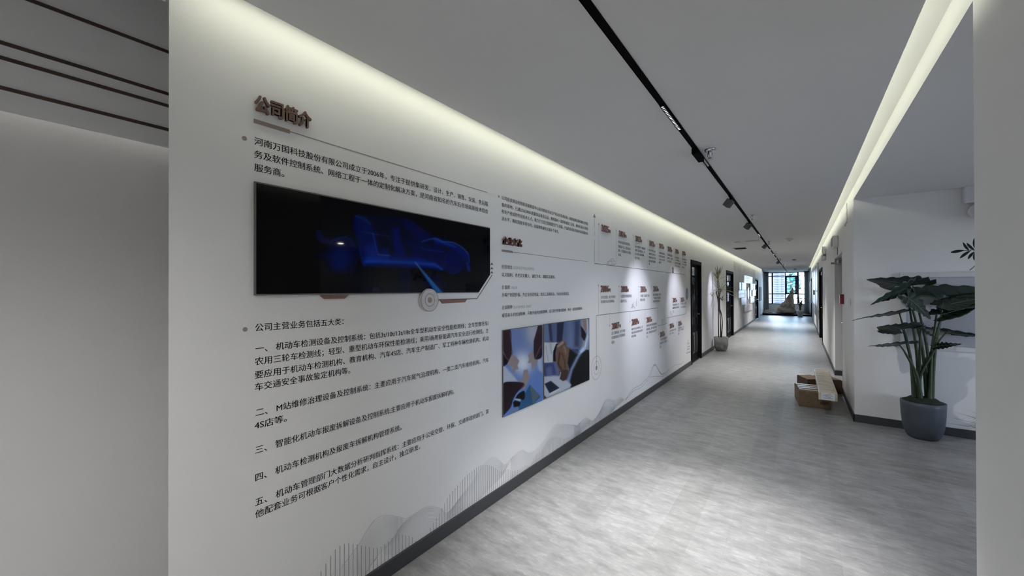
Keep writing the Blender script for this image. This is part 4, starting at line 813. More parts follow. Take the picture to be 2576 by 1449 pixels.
for (x0, x1, ya, yb, th, m, lab, pt) in [
  (825, 943, 290, 400, .045, 'whitegloss', 'wide white lined board, highest of the cluster', 4), (757, 782, 390, 497, .045, 'whitegloss', 'narrow board at the upper near edge of the cluster', 0),
  (799, 858, 392, 500, .03, 'whitegloss', 'upper board beside the narrow one, above the slim oval', 0), (916, 957, 410, 498, .045, 'whitegloss', 'lined board up and beyond the slim oval', 4), (969, 986, 412, 498, .03, 'whitegloss', 'narrowest board at the far upper edge of the cluster', 0),
  (747, 830, 503, 612, .045, 'whitegloss', 'square board with a grey band, nearest in the middle row', 1), (848, 862, 503, 603, .03, 'whitegloss', 'narrow upright board just before the slim oval', 0),
  (911, 932, 500, 592, .03, 'whitegloss', 'narrow upright board just past the slim oval', 0), (946, 992, 502, 585, .045, 'whitegloss', 'far board of the middle row', 3), (786, 858, 610, 718, .045, 'whitegloss', 'lower bluish board under the square banded one', 0), (916, 970, 592, 685, .045, 'whitegloss', 'lower lined board past the slim oval', 4),
  (829, 940, 716, 815, .05, 'stonewall', 'low grey board at the bottom of the cluster', 0)]:
    wboard(Z(x0), Z(x1), V(ya), V(yb), th, m, lab, None, pt)
a_, zc_ = wl(Z(879), V(548)); b_ = wl(Z(900), V(548))[0]; hh = wl(Z(889), V(460))[1]-wl(Z(889), V(635))[1]
tag(MB().prism([((a_+b_)/2+(b_-a_)/2*math.cos(t_*.2618), zc_+hh/2*math.sin(t_*.2618)) for t_ in range(24)], 0, XL+.012, XL+.05).build('oval_board', MAT['whitegloss']), 'slim upright white oval in the middle of the board cluster', 'wall board')
tag(MB().box(XL+.001, XL+.03, 25.6, 26.9, wl(1911, 757)[1], wl(1911, 722)[1]).build('dark_picture', MAT['curtain'], None, False, .004), 'dark upright picture between the far black door and the curtain', 'picture')
# long glossy notice board and light box on the right wall
nb = empty('notice_board', (XR, 16.6, 1.0), 'long bluish glossy board on posts past the black signed door', 'board')
zb = on(0, XR-.05, 2061, 768)[2]
for i in range(3):
    a_ = 16.45+2.2*i; MB().box(XR-.035, XR-.02, a_, a_+2.1, .95, 2.3).build('board_panel', MAT['whitegloss'], nb); 
    MB().box(XR-.045, XR-.004, a_-.06, a_-.02, .85, 2.42).build('post', MAT['steel'], nb)
MB().box(XR-.03, XR-.004, 16.45, 23.0, .55, .93).build('lower_panel', MAT['greyplast'], nb)
for i in range(3): MB().box(XR-.04, XR-.034, 16.9+2.2*i, 17.7+2.2*i, 1.45, 1.5).build('board_line', MAT['pale'], nb)
MB().box(XR-.075, XR-.035, 19.6, 19.9, 1.32, 1.5).build('lock_box', MAT['dark'], nb)
q = on(0, XR-.09, 2036.5, 735); zA, zB = on(0, XR-.09, 2036.5, 711)[2], on(0, XR-.09, 2036.5, 757.4)[2]
tag(MB().box(XR-.09, XR-.004, 24.2, 25.4, .85, 1.95).build('light_box', MAT['whiteplast'], None, False, .01), 'white upright box on the right wall before the farthest black door', 'wall box'); MB().box(XR-.094, XR-.09, 24.28, 25.32, .95, 1.85).build('front_panel', MAT['whitegloss'], bpy.data.objects['light_box'])
tag(MB().box(XR+.030, XR+.049, 15.22, 15.84, 1.985, 2.085).build('door_sign', MAT['whiteplast'], None, False, .004), 'white sign at the head of the black right-hand door', 'sign')
# exit sign, emergency light, alarm, switch, torn cable
def onr(u, v, X=XR): return on(0, X, u, v)
ex = tag(MB().box(XR-.075, XR-.002, 8.30, 8.70, 2.235, 2.43).build('exit_sign', MAT['whiteplast'], None, False, .012), 'grey exit sign box above the open doorway', 'sign')
MB().box(XR-.079, XR-.075, 8.33, 8.67, 2.26, 2.405).build('sign_face', MAT['greyplast'], ex); MB().box(XR-.01, XR, 8.44, 8.47, 2.12, 2.24).build('conduit', MAT['greyplast'], ex)
def emergency(name, X, Yc, z, label, toward):
    ax = 0 if toward == 'x' else 1
    def B_(dx0, dx1, dy0, dy1, z0, z1):
        return (X-dx1, X-dx0, Yc+dy0, Yc+dy1, z0, z1) if ax == 0 else (X+dy0, X+dy1, Yc-dx1, Yc-dx0, z0, z1)
    r_ = tag(MB().box(*B_(.002, .075, -.10, .10, z-.085, z+.10)).build(name, MAT['whiteplast'], None, False, .012), label, 'emergency light')
    MB().box(*B_(.075, .078, .0, .06, z-.03, z+.05)).build('battery_window', MAT['dark'], r_)
    MB().box(*B_(.0, .05, -.012, .012, z-.11, z-.08)).build('bracket', MAT['greyplast'], r_)
    n = 20; c_ = (.05, 0.0, z-.175); hd = MB()
    P_ = lambda d, w_, zz: (X-d, Yc+w_, zz) if ax == 0 else (X+w_, Yc-d, zz)
    rings = [(.002, .05), (.03, .07), (.075, .078), (.082, .07)]
    vs = [P_(d, r0*math.cos(t_*6.2832/n), z-.175+r0*math.sin(t_*6.2832/n)) for d, r0 in rings for t_ in range(n)]
    fs = [(i*n+j, i*n+(j+1) % n, (i+1)*n+(j+1) % n, (i+1)*n+j) for i in range(3) for j in range(n)]+[tuple(range(n))[::-1], tuple(range(3*n, 4*n))]
    hd.add(vs, fs).build('lamp_head', MAT['whiteplast'], r_, True)
    vs = [P_(.083, .06*math.cos(t_*6.2832/n), z-.175+.06*math.sin(t_*6.2832/n)) for t_ in range(n)]
    MB().add(vs, [tuple(range(n))]).build('lens', MAT['lensdim'], r_)
emergency('emergency_light', XR, 12.0, 2.53-.06, 'white emergency light high on the wall past the exit sign', 'x')
emergency('emergency_light', 1.47, 6.077, 2.52, 'white emergency light high in the plant recess', 'y')
al = tag(MB().box(XR-.045, XR-.002, 7.36, 7.50, 1.335, 1.475).build('alarm_button', MAT['red'], None, False, .006), 'red fire alarm button beside the open doorway', 'alarm'); MB().box(XR-.012, XR-.002, 7.505, 7.56, 1.34, 1.47).build('back_plate', MAT['whiteplast'], al)
sw = tag(MB().box(XR-.022, XR-.002, 6.42, 6.51, 1.345, 1.43).build('light_switch', MAT['whiteplast'], None, False, .006), 'white light switch at the corner by the large leafy plant', 'switch'); MB().box(XR-.027, XR-.022, 6.44, 6.49, 1.365, 1.41).build('rocker', MAT['whitegloss'], sw)
p0, p1 = onr(2132, 511), onr(2131, 561)
pts = [(XR-.006, p0[1]+.02*math.sin(k*1.7), p0[2]+(p1[2]-p0[2])*k/8) for k in range(9)]
tag(MB().tube(pts, .004, 6).tube([pts[-1], (XR-.02, p0[1]+.05, p1[2]-.02), (XR-.02, p0[1]+.05, p1[2]-.045)], .007, 6).build('loose_cable', MAT['pale']), 'short loose cable hanging on the wall under the bright ceiling slot', 'cable')

# ------------------------------------------------------------------ ceiling fittings
TX = -.622
tag(MB().box(TX-.0165, TX+.0165, -2.4, YE+1.8, HC-.004, HC-.0002).box(TX-.0165, TX-.0135, -2.4, YE+1.8, HC-.006, HC-.004).box(TX+.0135, TX+.0165, -2.4, YE+1.8, HC-.006, HC-.004).build('light_track', MAT['blackmetal']), 'thin black magnetic light track running down the whole ceiling', 'light track')
def linear_lamp(y0, y1, label, power, cells=18, hang=0.0, ang=110):
    root = empty('linear_lamp', (TX, (y0+y1)/2, HC), label, 'ceiling lamp', 'lamps set in the black track'); z = HC-.004-hang
    MB().box(TX-.013, TX+.013, y0, y1, z-.012, z).build('lamp_body', MAT['blackmetal'], root)
    c = MB()
    for k in range(cells):
        ya = y0+(y1-y0)*(k+.12)/cells; yb = y0+(y1-y0)*(k+.88)/cells; zt_ = z-.0125; w1, w2 = .011, .006; ym = (ya+yb)/2; dy = (yb-ya)*.25
        c.add([(TX-w1, ya, zt_), (TX+w1, ya, zt_), (TX+w1, yb, zt_), (TX-w1, yb, zt_), (TX-w2, ym-dy, zt_+.006), (TX+w2, ym-dy, zt_+.006), (TX+w2, ym+dy, zt_+.006), (TX-w2, ym+dy, zt_+.006)],
              [(0, 1, 5, 4), (1, 2, 6, 5), (2, 3, 7, 6), (3, 0, 4, 7)])
        c.cur = 1; c.box(TX-w2, TX+w2, ym-dy, ym+dy, zt_-.0006, zt_); c.cur = 0
    c.build('reflector_cells', [MAT['lensdim'], MAT['lens']], root)
    spot('linear_lamp_light', (TX, (y0+y1)/2, z-.03), (TX, (y0+y1)/2, 0), power, COOL, math.radians(ang), 1.0, .012)
P0 = 60
LAMPS = [(-1.2, -.8, 'added unseen track lamp over the lobby end of the corridor', P0*1.25, 150), (2.28, 2.69, 'nearest chrome-celled track lamp, over the brightest patch of floor', P0*3.1, 66)]  # first lamp is added out of view to lift light on walls and ceiling
for y0, y1, lab, pw, an in LAMPS: linear_lamp(y0, y1, lab, pw, 18, 0, an)
for i, (u, v) in enumerate([(1907, 590), (1934, 627), (1942, 639), (1949, 648), (1963, 666)]):
    yc = on(2, HC, u, v)[1]; linear_lamp(yc-.2, yc+.2, ['chrome-celled track lamp just past the second spot head', 'chrome-celled track lamp past the third spot head', 'chrome-celled track lamp above the second black door', 'chrome-celled track lamp before the farthest spot head', 'chrome-celled track lamp closest to the end window'][i], P0*[1.9, 1.5, 1.5, 1.8, 2.6][i], 10, 0, 95)
# driver box and its chrome strip
dr = empty('track_feed', (TX, 3.2, HC), 'black feed box with a lit chrome strip on the track beside the first sprinkler', 'ceiling lamp')
MB().box(TX-.022, TX+.020, 3.13, 3.38, HC-.045, HC-.004).build('feed_box', MAT['blackmetal'], dr, bevel=.003)
MB().box(TX-.014, TX+.014, 3.40, 3.62, HC-.02, HC-.006).build('chrome_strip', MAT['steel'], dr); MB().box(TX-.004, TX+.004, 3.40, 3.62, HC-.022, HC-.02).build('strip_groove', MAT['blackmetal'], dr)
spot('track_feed_light', (TX, 3.51, HC-.04), (TX+.4, 4.4, 0), P0*.62, COOL, math.radians(130), 1.0, .012)
SPOTS = [((1835.5, 492), (XL, 5.45, 1.15), 'nearest small spot head, aimed at the printed wall'), ((1882.5, 555), (XL, 7.50, 1.15), 'second small spot head, before the first black door'), ((1926, 611), (XL, 11.1, 1.25), 'third small spot head, aimed behind the sword-leaved plant'), ((1953.5, 655), (XL, 18.4, 1.3), 'farthest small spot head, aimed at the cluster of boards')]
for (uv, tgt, lab), pw in zip(SPOTS, (46, 43, 45, 50)):
    yc = on(2, HC, *uv)[1]; root = empty('spot_head', (TX, yc, HC), lab, 'spotlight', 'spot heads on the black track')
    MB().box(TX-.015, TX+.015, yc-.05, yc+.05, HC-.016, HC-.005).box(TX-.008, TX+.008, yc-.008, yc+.008, HC-.06, HC-.016).build('track_adapter', MAT['blackmetal'], root)
    c = Vector((TX-.018, yc, HC-.085)); d = (Vector(tgt)-c).normalized(); s_ = d.cross(Vector((0, 0, 1))).normalized(); n = s_.cross(d)
    MB().obox(c, d*.042, s_*.034, n*.034).build('lamp_body', MAT['greymetal'], root, bevel=.004)
    MB().obox(c+d*.0425, d*.001, s_*.024, n*.024).build('lens', MAT['lens'], root)
    spot('spot_head_light', tuple(c+d*.06), tgt, pw, (.82, .84, 1.0), math.radians(52), 1.0, .05)
for i, (u, v) in enumerate([(1789, 375), (1893, 540), (1933.5, 607), (1951, 633), (1962, 651), (1969.5, 664)]):
    yc = on(2, HC, u, v)[1]; x = -.538
    root = empty('sprinkler', (x, yc, HC), ['chrome sprinkler beside the black feed box', 'chrome sprinkler beside the second spot head', 'sprinkler third along the track, by the third spot head', 'sprinkler fourth along the track', 'sprinkler fifth along the track', 'last sprinkler before the end window'][i], 'sprinkler', 'sprinklers beside the track')
    MB().lathe((x, yc, HC), [(.034, -.014), (.038, -.004), (.038, 0)], 20).build('escutcheon', MAT['steel'], root, True)
    MB().lathe((x, yc, HC), [(.007, -.075), (.009, -.04), (.014, -.03), (.016, -.012)], 12).tube([(x-.014, yc, HC-.03), (x-.017, yc, HC-.05), (x-.004, yc, HC-.074)], .003, 6).tube([(x+.014, yc, HC-.03), (x+.017, yc, HC-.05), (x+.004, yc, HC-.074)], .003, 6).build('sprinkler_body', MAT['steel'], root, True)
    MB().lathe((x, yc, HC), [(.022, -.078), (.022, -.075)], 16).build('deflector', MAT['steel'], root)
for i, (u, v) in enumerate([(1986, 600), (1998, 652), (2000, 676)]):
    p = on(2, HC, u, v); root = tag(MB().lathe((p[0], p[1], HC), [(.025, -.05), (.045, -.046), (.055, -.03), (.058, -.012), (.065, -.012), (.065, 0)], 24).build('smoke_detector', MAT['greyplast' if i else 'whiteplast'], None, True), ['nearest round smoke detector on the ceiling', 'middle round smoke detector on the ceiling', 'round smoke detector close to the end window'][i], 'smoke detector', 'smoke detectors on the ceiling')
    MB().lathe((p[0], p[1], HC), [(.012, -.056), (.018, -.05)], 12).build('sensor_cap', MAT['greymetal'], root)
for i, (x0, x1, y0, y1, m_, lab) in enumerate([(-1.16, -1.06, 9.95, 10.2, 'whitegloss', 'small glossy ceiling plate, nearer the left wall'), (-.95, -.70, 9.9, 10.1, 'whitegloss', 'wider glossy ceiling plate beside the track'), (-1.36, -1.08, 11.35, 11.75, 'greyplast', 'grey slotted ceiling vent behind the glossy plates')]):
    o = tag(MB().box(x0, x1, y0, y1, HC-.012, HC-.0002).build('ceiling_plate' if i < 2 else 'ceiling_vent', MAT[m_], None, False, .003), lab, 'ceiling fitting')
    if i == 2:
        q = MB()
        for k in range(5): q.box(x0+.02, x1-.02, y0+.04+k*.07, y0+.07+k*.07, HC-.016, HC-.012)
        q.build('slats', MAT['dark'], o)
# recess downlight, seen mirrored in the glossy car panel
dl = empty('downlight', (4.71, 4.80, HC), 'round downlight in the recess ceiling', 'ceiling lamp')
MB().lathe((4.71, 4.80, HC), [(.06, -.006), (.085, -.006), (.085, 0), (.06, 0)], 28).build('trim_ring', MAT['whiteplast'], dl); MB().lathe((4.71, 4.80, HC), [(.056, -.0085), (.056, -.007)], 24).build('lens', MAT['down'], dl)

# ------------------------------------------------------------------ framed board in the recess
def rb(u, v): p = on(1, 6.077, u, v); return p[0], p[2]
x0, zt_ = rb(2263, 688.4); zb = rb(2290, 876)[1]; x1 = 2.1; Yb = 6.075
fbd = empty('framed_board', (x0, Yb, zb), 'large white framed glossy board behind the leafy plant', 'board')
MB().box(x0, x1, Yb-.03, Yb, zt_-.045, zt_).box(x0, x1, Yb-.03, Yb, zb, zb+.045).box(x0, x0+.045, Yb-.03, Yb, zb+.045, zt_-.045).box(x1-.045, x1, Yb-.03, Yb, zb+.045, zt_-.045).box(x0-.012, x1, Yb-.012, Yb, zt_, zt_+.012).build('board_frame', MAT['whiteplast'], fbd)
MB().box(x0+.04, x1-.04, Yb-.012, Yb-.006, zb+.04, zt_-.04).build('board_face', mat('glossy_grey_board', (.42, .43, .46), .12, spec=.6, noise=.02), fbd)

# ------------------------------------------------------------------ cardboard boxes
def carton(name, c8, m, label, cat='box', lidgap=False): pass
FL = Vector(on(2, 0, 2010.5, 1021.5)); FR = Vector(on(2, 0, 2090.4, 1031)); UP = Vector((0, 0, 1))
ax = (FR-FL); Lx = ax.length; ax.normalize(); ay = Vector((-ax.y, ax.x, 0)); Dp = .50
hF = .205
ctr = (FL+FR)/2+ay*Dp/2+UP*(hF/2+.001)
bx1 = empty('cardboard_box', tuple(ctr-UP*(hF/2+.001)), 'taped brown cardboard box under the near end of the long wrapped carton', 'box')
MB().obox(ctr, ax*Lx/2, ay*Dp/2, UP*hF/2).build('box_body', MAT['card'], bx1, bevel=.006)
MB().obox(ctr+UP*(hF/2+.0015)-ay*.03, ax*(Lx/2-.012), ay*.035, UP*.0015).obox(ctr+UP*(hF/2+.0015)+ay*.08, ax*(Lx/2-.012), ay*.035, UP*.0015).obox(ctr+UP*(hF/2+.0015)+ay*.19, ax*(Lx/2-.012), ay*.03, UP*.0015).obox(ctr+UP*(hF/2+.0015)-ay*.15, ax*(Lx/2-.012), ay*.02, UP*.0015).build('packing_tape', MAT['tape'], bx1)
MB().obox(ctr-ay*(Dp/2+.001)+ax*.03, ax*.001, ay*.0008, UP*hF/2).obox(ctr-ay*(Dp/2+.001)+ax*.10-UP*hF*.14, ax*.045, ay*.0008, UP*hF*.1).build('printed_mark', MAT['cardin'], bx1)
# back box, behind the front one, with loose flaps
bh = .195; bR = Vector(on(2, 0, 2120.5, 992.5)); bL = Vector(on(2, bh, 2034, 955.5)); bL.z = 0
e2 = (bR-bL); hx = e2.length/2; e2.normalize(); d2 = Vector((-e2.y, e2.x, 0)); hy = .16
c2 = (bR+bL)/2+d2*hy+UP*(bh/2+.001); bx2 = empty('cardboard_box', tuple(c2-UP*(bh/2+.001)), 'dark brown open cardboard box by the wall behind the taped box', 'box')
c2 = c2+d2*max(0, .02)
for (cc, a_, b_, c_) in ((c2-d2*hy, e2*hx, d2*.003, UP*bh/2), (c2+d2*hy, e2*hx, d2*.003, UP*bh/2), (c2-e2*hx, e2*.003, d2*hy, UP*bh/2), (c2+e2*hx, e2*.003, d2*hy, UP*bh/2), (c2-UP*(bh/2-.004), e2*hx, d2*hy, UP*.003)):
    MB().obox(cc, a_, b_, c_).build('box_side', MAT['cardin'], bx2)
for sgn, til in ((-1, .006), (1, 0)):
    MB().obox(c2+e2*sgn*(hx-.09)+UP*(bh/2+.006), e2*.085+UP*til*sgn*-1, d2*hy*.96, UP*.002).build('box_flap', MAT['card'], bx2)
# long wrapped carton lying on both
h3, w3 = .052, .089; zb3 = max(hF, bh)+.012; zc3 = zb3+h3
pF = Vector(on(2, zb3, 2083, 1009)); pB = Vector(on(2, zb3+2*h3, 2067, 929.5))
dl3 = Vector((pB.x-pF.x, pB.y-pF.y, 0)); L3 = dl3.length; dl3.normalize(); sd = Vector((dl3.y, -dl3.x, 0))
c3 = (pF+pB)/2; c3.z = zc3
lc = empty('long_carton', tuple(c3), 'long narrow carton wrapped in shiny tape lying across two boxes', 'box')
MB().obox(c3, sd*w3, dl3*L3/2, UP*(h3-.004)).build('carton_body', MAT['tape'], lc, bevel=.006)
fc = c3-dl3*(L3/2+.0015)
lb = MB().obox(fc, sd*.064, dl3*.001, Vector((0, 0, .040))).build('paper_label', MAT['label'], lc)
q = MB()
for k in range(4): q.obox(fc-dl3*.0015+Vector((0, 0, .026-.015*k)), sd*(.030 if k == 0 else .045 if k != 2 else .024), dl3*.0004, Vector((0, 0, .0032)))
q.build('label_print', MAT['greyprint'], lb)

# ------------------------------------------------------------------ plants
def sword(mb, base, d, L, wd, droop, n=7):
    d = Vector(d).normalized(); s_ = d.cross(Vector((0, 0, 1))); s_ = s_.normalized() if s_.length > .05 else Vector((1, 0, 0)); up = s_.cross(d)
    L_ = []; R_ = []; Mi = []
    for i in range(n+1):
        t = i/n; p = Vector(base)+d*L*t+Vector((0, 0, -1))*droop*L*t*t; w_ = wd*(math.sin(math.pi*min(1, t*.9+.1))**.6)*(1-t*.55) if t < 1 else .0005
        L_.append(p+s_*w_+up*w_*.35); R_.append(p-s_*w_+up*w_*.35); Mi.append(p)
    k = n+1; mb.add(L_+Mi+R_, [(i, i+1, k+i+1, k+i) for i in range(n)]+[(k+i, k+i+1, 2*k+i+1, 2*k+i) for i in range(n)])
def dracaena():
    g0 = on(2, 0, 1813, 880); c = Vector((-1.56, g0[1]-.12, 0)); Y = c.y
    pz = lambda u, v: Vector(on(1, Y, u, v))
    root = empty('potted_dracaena', tuple(c), 'tall bare-stemmed plant with sword leaves in a mottled grey pot', 'plant')
    R_ = (pz(1831.3, 850)-pz(1794.5, 850)).x/2; H_ = pz(1813, 847).z; cx = pz(1813, 850).x; c.x = max(cx, XL+R_+.03)
    oct_ = lambda a: 1-.05*abs(math.sin(4*a))
    MB().lathe(c, [(R_*.70, 0), (R_*.84, .05), (R_*.97, H_*.45), (R_, H_), (R_*.93, H_), (R_*.9, H_-.04)], 32, 0, oct_).build('pot', MAT['ceramicgrey'], root, True)
    MB().lathe(c+Vector((0, 0, H_-.037)), [(R_*.9, 0), (R_*.5, .02)], 24).build('soil', MAT['soil'], root)
    X = lambda x, y: pz(1720+x/5.573, 640+y/5.573)
    rr = random.Random(11)
    for path, head, L, nlv, wd in (([(490, 1130), (487, 900), (485, 680), (470, 590), (452, 510)], (470, 480), 0, 0, 0), ([(528, 1130), (540, 980), (530, 850), (500, 740), (492, 640), (505, 540)], (515, 505), .46, 30, .0135), ([(520, 1130), (515, 900), (492, 700), (488, 500), (480, 390), (483, 345)], (485, 345), .40, 28, .0135), ([(524, 1130), (512, 850), (505, 620), (540, 640)], (543, 640), .19, 14, .008)):
        pts = [X(*p) for p in path]; k_ = rr.uniform(-.05, .05)
        for q in pts: q.y += k_
        pts[0].z = H_-.04; pts[0].x = min(max(pts[0].x, c.x-R_*.6), c.x+R_*.6)
        MB().tube(cat_rom(pts, 5), [.0125-.003*i/(len(pts)*5) for i in range((len(pts)-1)*5+1)], 8).build('stem', MAT['cane'], root, True)
        if nlv:
            hb = X(*head); hb.y += k_; lv = MB()
            for i in range(nlv):
                a = i*2.39996; el = math.radians(rr.uniform(*((2, 80) if nlv == 28 else (-12, 62)))); L_ = L*rr.uniform(.75, 1.15)
                dv = Vector((math.cos(a)*math.cos(el), math.sin(a)*math.cos(el)*.8, math.sin(el)))
                dv.x = max(dv.x, (XL+.07-hb.x)/L_)
                sword(lv, hb+Vector((0, 0, rr.uniform(-.05, .04))), dv, L_, wd, .10+.28*math.cos(el)*rr.random())
            lv.v = [(max(p[0], XL+.012), p[1], p[2]) for p in lv.v]; lv.build('foliage', MAT['leaf2'], root)
dracaena()
def big_leaf(root, B, T, side, wid, droop=.12, lobes=.30, m='leaf', fold=.25):
    """arrow-shaped leaf from petiole point B to tip T; side is the unit vector across the blade, wid its half width over the length"""
    B, T = Vector(B), Vector(T); A = T-B; L = A.length; A.normalize(); side = (side-A*side.dot(A)).normalized(); N = A.cross(side)
    if N.z < 0: N = -N
    nt, ns = 26, 5; vs = []; fs = []
    def wo(t):
        if t < 0: return wid*(.62+.38*math.sqrt(max(0, 1-(t/-lobes)**2.0)))*(1 if t > -lobes*.98 else .55)
        return wid*max(0., 1-t)**.72*(1+.25*math.sin(math.pi*min(1, t*1.7)))*(1.0)
    def wi(t): return 0 if t >= 0 else wid*.16+wid*.34*(t/-lobes)
    tt = [-lobes+(1+lobes)*i/nt for i in range(nt+1)]
    for sg in (-1, 1):
        off = len(vs)
        for i, t in enumerate(tt):
            o_, i_ = wo(t)*L, wi(t)*L
            o_ = max(o_*(1+.07*math.sin(t*34+sg)), i_+.0005)
            for j in range(ns+1):
                s_ = i_+(o_-i_)*j/ns; x = s_/max(wid*L, 1e-6)
                z = fold*s_*.55-.16*s_*x*.5-droop*L*(t*t)*(1 if t > 0 else .8)+.010*math.sin(t*34+sg)*x
                vs.append(B+A*t*L+side*sg*s_+N*z)
        fs += [(off+i*(ns+1)+j, off+(i+1)*(ns+1)+j, off+(i+1)*(ns+1)+j+1, off+i*(ns+1)+j+1)[::sg] for i in range(nt) for j in range(ns)]
    lim = lambda q: Vector((q[0], min(q[1], 6.035), q[2])); vs = [lim(q) for q in vs]
    o = MB().add(vs, fs).build('leaf', MAT[m], root, True); md = o.modifiers.new('s', 'SOLIDIFY'); md.thickness = .0018
    v = MB(); P = lambda t, s_, sg: B+A*t*L+side*sg*s_+N*(fold*s_*.55-.16*s_*(s_/max(wid*L, 1e-6))*.5-droop*L*t*t*(1 if t > 0 else .8)+.0022)
    v.tube([P(t, 0, 1) for t in [i/12*.97 for i in range(13)]], [.0028-.0018*i/12 for i in range(13)], 5)
    for sg in (-1, 1):
        for t0 in (.02, .16, .32, .50, .68):
            e = t0+.10; v.tube([P(t0+(e-t0)*k/4, wo(e)*L*.9*k/4, sg) for k in range(5)], .0013, 4)
        v.tube([P(-lobes*.85*k/4, wi(-lobes*.85*k/4)*L+wo(-lobes*.8)*L*.22*k/4, sg) for k in range(5)], .0016, 4)
    v.v = [tuple(lim(q)) for q in v.v]; v.build('vein', MAT['vein'], o)
    return o
def alocasia():
    c = Vector((1.065, 5.76, 0)); D0 = float((np.array((c.x, c.y, EYE))-C0)@CF)
    g_ = on(1, 5.84, 2322, 1090); c = Vector((g_[0], 5.84, 0)); D0 = float((np.array((c.x, c.y, EYE))-C0)@CF)
    root = empty('potted_alocasia', tuple(c), 'large arrow-leaved plant in a slate blue pot in the recess', 'plant')
    X = lambda x, y, d=0.: at_depth(2120+x/2.414, 560+y/2.414, D0+d)
    R_ = (on(1, c.y, 2377.7, 1005)[0]-on(1, c.y, 2259.6, 1005)[0])/2; H_ = X(480, 1083).z
    oct_ = lambda a: 1-.055*abs(math.sin(3*a+.4))
    MB().lathe(c, [(R_*.66, 0), (R_*.78, .03), (R_*.90, H_*.28), (R_*.97, H_*.6), (R_, H_*.9), (R_, H_), (R_*.95, H_), (R_*.92, H_-.05)], 36, 0, oct_).build('pot', MAT['ceramicblue'], root, True)
    MB().lathe(c+Vector((0, 0, H_-.06)), [(R_*.93, 0), (R_*.9, .05), (R_*.6, .095), (R_*.1, .11)], 24).build('moss', MAT['moss'], root, True)
    r_ = Vector(CR); u_ = Vector(CU); f_ = Vector(CF)
    #      base(x,y,dd)     tip(x,y,dd)       wid   apparent  lobes  droop
    LV = [((425, 385, .05), (140, 326, -.05), .27, .11, .26, .06), ((390, 398, -.12), (150, 488, -.22), .24, .17, .12, .06), ((395, 455, -.16), (545, 584, -.26), .52, .46, .30, .05), ((345, 551, .0), (48, 572, -.1), .26, .075, .22, .07),
          ((365, 650, -.15), (206, 618, -.3), .34, .16, .38, .06), ((345, 742, -.12), (152, 741, -.25), .28, .09, .30, .04), ((575, 462, .05), (930, 385, .15), .30, .135, .30, .05), ((610, 505, -.1), (900, 440, -.2), .26, .085, .18, .05),
          ((600, 560, -.12), (880, 478, -.2), .26, .085, .30, .04), ((470, 645, -.2), (595, 714, -.34), .34, .15, .45, .05), ((600, 660, .1), (800, 656, .2), .26, .05, .18, .04), ((580, 750, -.1), (722, 735, -.22), .28, .09, .35, .03)]
    rr = random.Random(2)
    for i, (b, t, wid, ap, lo, dr_) in enumerate(LV):
        B, Tq = X(*b), X(*t); A = (Tq-B).normalized(); perp = A.cross(f_).normalized()
        ph = math.asin(min(.98, ap/wid)); side = perp*math.sin(ph)+(f_-A*f_.dot(A)).normalized()*math.cos(ph)*(1 if i % 2 else 1)
        if B.y > 5.95: B.y = 5.95
        big_leaf(root, B, Tq, side, wid, dr_, lo)
        a0 = i*.9; s0 = c+Vector((.065*math.cos(a0), .05*math.sin(a0), H_)); m1 = s0+(B-s0)*.45; hx_ = Vector((B.x-s0.x, B.y-s0.y, 0)); m1 -= hx_*.22; m2 = s0+(B-s0)*.8-hx_*.06+Vector((0, 0, .03))
        pts = cat_rom([s0-Vector((0, 0, .05)), m1, m2, B], 7); n = len(pts)
        MB().tube(pts, [.013*(1-k/(n-1))**1.2+.0055 for k in range(n)], 8).build('stem', MAT['stem'], root, True)
alocasia()
def pinnate(mb, lf, base, tip, sag, L, n, w_, lean=.6):
    base, tip = Vector(base), Vector(tip); pts = [Vector(p) for p in cat_rom([base, (base+tip)/2+Vector((0, 0, sag)), tip], 8)]; mb.tube(pts, .0035, 5)
    k = len(pts); vd = Vector(CF)
    for i in range(n):
        q = 3+i*(k-4)/max(1, n-1); j = int(min(q, k-2)); p = pts[j]+(pts[j+1]-pts[j])*(q-j); t = (pts[min(j+1, k-1)]-pts[j]).normalized(); s_ = t.cross(vd).normalized()
        for sg in (-1, 1):
            d = (t*lean+s_*sg*.8).normalized(); ll = L*(1-.35*abs(i/n-.4)); leafblade(lf, p, d, vd.cross(d).normalized(), ll, w_)
    leafblade(lf, pts[-1], (pts[-1]-pts[-3]).normalized(), vd.cross(pts[-1]-pts[-3]).normalized(), L*1.1, w_)
def leafblade(mb, p, d, s_, L, w_):
    n = 6; A = []; B_ = []; nn = d.cross(s_)
    for i in range(n+1):
        t = i/n; w = w_*math.sin(math.pi*min(1, t*.92+.04))**.8; q = p+d*L*t-nn*L*.08*t*t; A.append(q+s_*w+nn*w*.3); B_.append(q-s_*w+nn*w*.3)
    mb.add(A+B_, [(i, i+1, n+2+i, n+1+i) for i in range(n)])
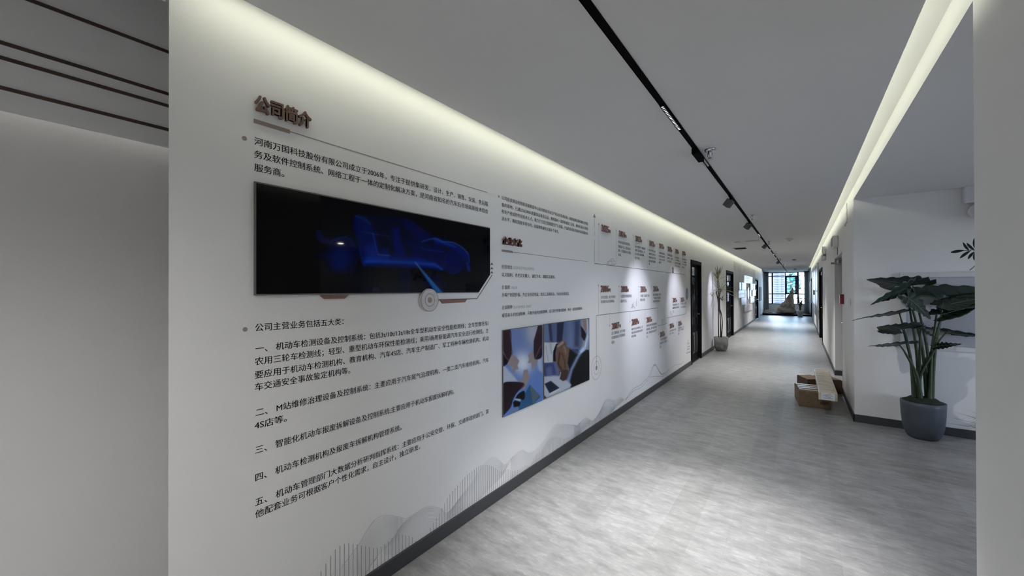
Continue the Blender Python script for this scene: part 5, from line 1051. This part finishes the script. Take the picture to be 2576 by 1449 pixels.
def palm():
    c = Vector((1.55, 4.62, 0)); D0 = float((np.array((c.x, c.y, EYE))-C0)@CF); X = lambda x, y, d=0.: at_depth(2340+x/5.573, 440+y/5.573, D0+d)
    root = empty('potted_palm', tuple(c), 'tall palm half hidden by the near wall end, dark leaflets showing', 'plant')
    MB().lathe(c, [(.13, 0), (.17, .04), (.2, .3), (.2, .34), (.18, .34), (.17, .3)], 28).build('pot', MAT['ceramicgrey'], root, True)
    MB().lathe(c+Vector((0, 0, .29)), [(.17, 0), (.1, .02)], 20).build('soil', MAT['soil'], root)
    st = MB(); lf = MB(); top = c+Vector((0, 0, 1.62))
    MB().tube([c+Vector((0, 0, .3)), c+Vector((.02, .01, 1.0)), top], [.03, .022, .018], 8).build('stem', MAT['cane'], root, True)
    vd = Vector(CF); nd = X(645, 1060); st.tube(cat_rom([top, (top+nd)/2+Vector((0, 0, .03)), nd, X(560, 1060), X(470, 1058)], 6), .003, 5)
    for b, t in (((475, 1058), (268, 1087)), ((550, 1060), (447, 948)), ((562, 1066), (400, 1168)), ((622, 1052), (498, 956)), ((622, 1078), (517, 1180)), ((637, 1040), (603, 890)), ((640, 1080), (605, 1198)), ((660, 1050), (690, 900)), ((665, 1080), (700, 1190))):
        B, T_ = X(*b), X(*t); d = T_-B; leafblade(lf, B, d.normalized(), vd.cross(d).normalized(), d.length, .0105)
    st.tube(cat_rom([X(720, 1225), X(650, 1262), X(600, 1300), X(556, 1336)], 5), .003, 5)
    for a in (-.6, .3, 1.1): pinnate(st, lf, top, top+Vector((.5*math.cos(a), .35*math.sin(a), .15)), .12, .15, 6, .014, .7)
    st.build('leaf_stalk', MAT['stem'], root); lf.build('foliage', MAT['leaf3'], root)
palm()
def fern():
    c = Vector((1.62, 5.42, 0)); D0 = float((np.array((c.x, c.y, EYE))-C0)@CF); X = lambda x, y, d=0.: at_depth(2120+x/2.414, 560+y/2.414, D0+d)
    root = empty('potted_fern', tuple(c), 'low grey-green fern fronds beside the near wall end', 'plant')
    MB().lathe(c, [(.10, 0), (.13, .03), (.15, .18), (.15, .2), (.135, .2), (.13, .17)], 24).build('pot', MAT['ceramicgrey'], root, True)
    MB().lathe(c+Vector((0, 0, .16)), [(.13, 0), (.08, .015)], 20).build('soil', MAT['soil'], root)
    lv = MB(); rr = random.Random(4); b0 = c+Vector((0, 0, .19))
    for t in [(610, 1190), (640, 1148), (690, 1150), (660, 1200), (640, 1215), (730, 1240), (745, 1260), (700, 1180), (770, 1290), (720, 1210)]:
        T_ = X(*t); d = T_-b0; [sword(lv, b0, d+Vector((rr.uniform(-.05, .05), rr.uniform(-.03, .03), .12+rr.uniform(-.05, .05))), d.length*rr.uniform(.8, 1.06), .011, .12/max(d.length, .1)*.9) for _q in range(4)]
    for i in range(26):
        a = i*2.4; el = math.radians(rr.uniform(15, 75)); sword(lv, b0, (math.cos(a)*math.cos(el), math.sin(a)*math.cos(el), math.sin(el)), rr.uniform(.25, .42), .012, .35)
    lv.build('foliage', MAT['leaf4'], root)
fern()
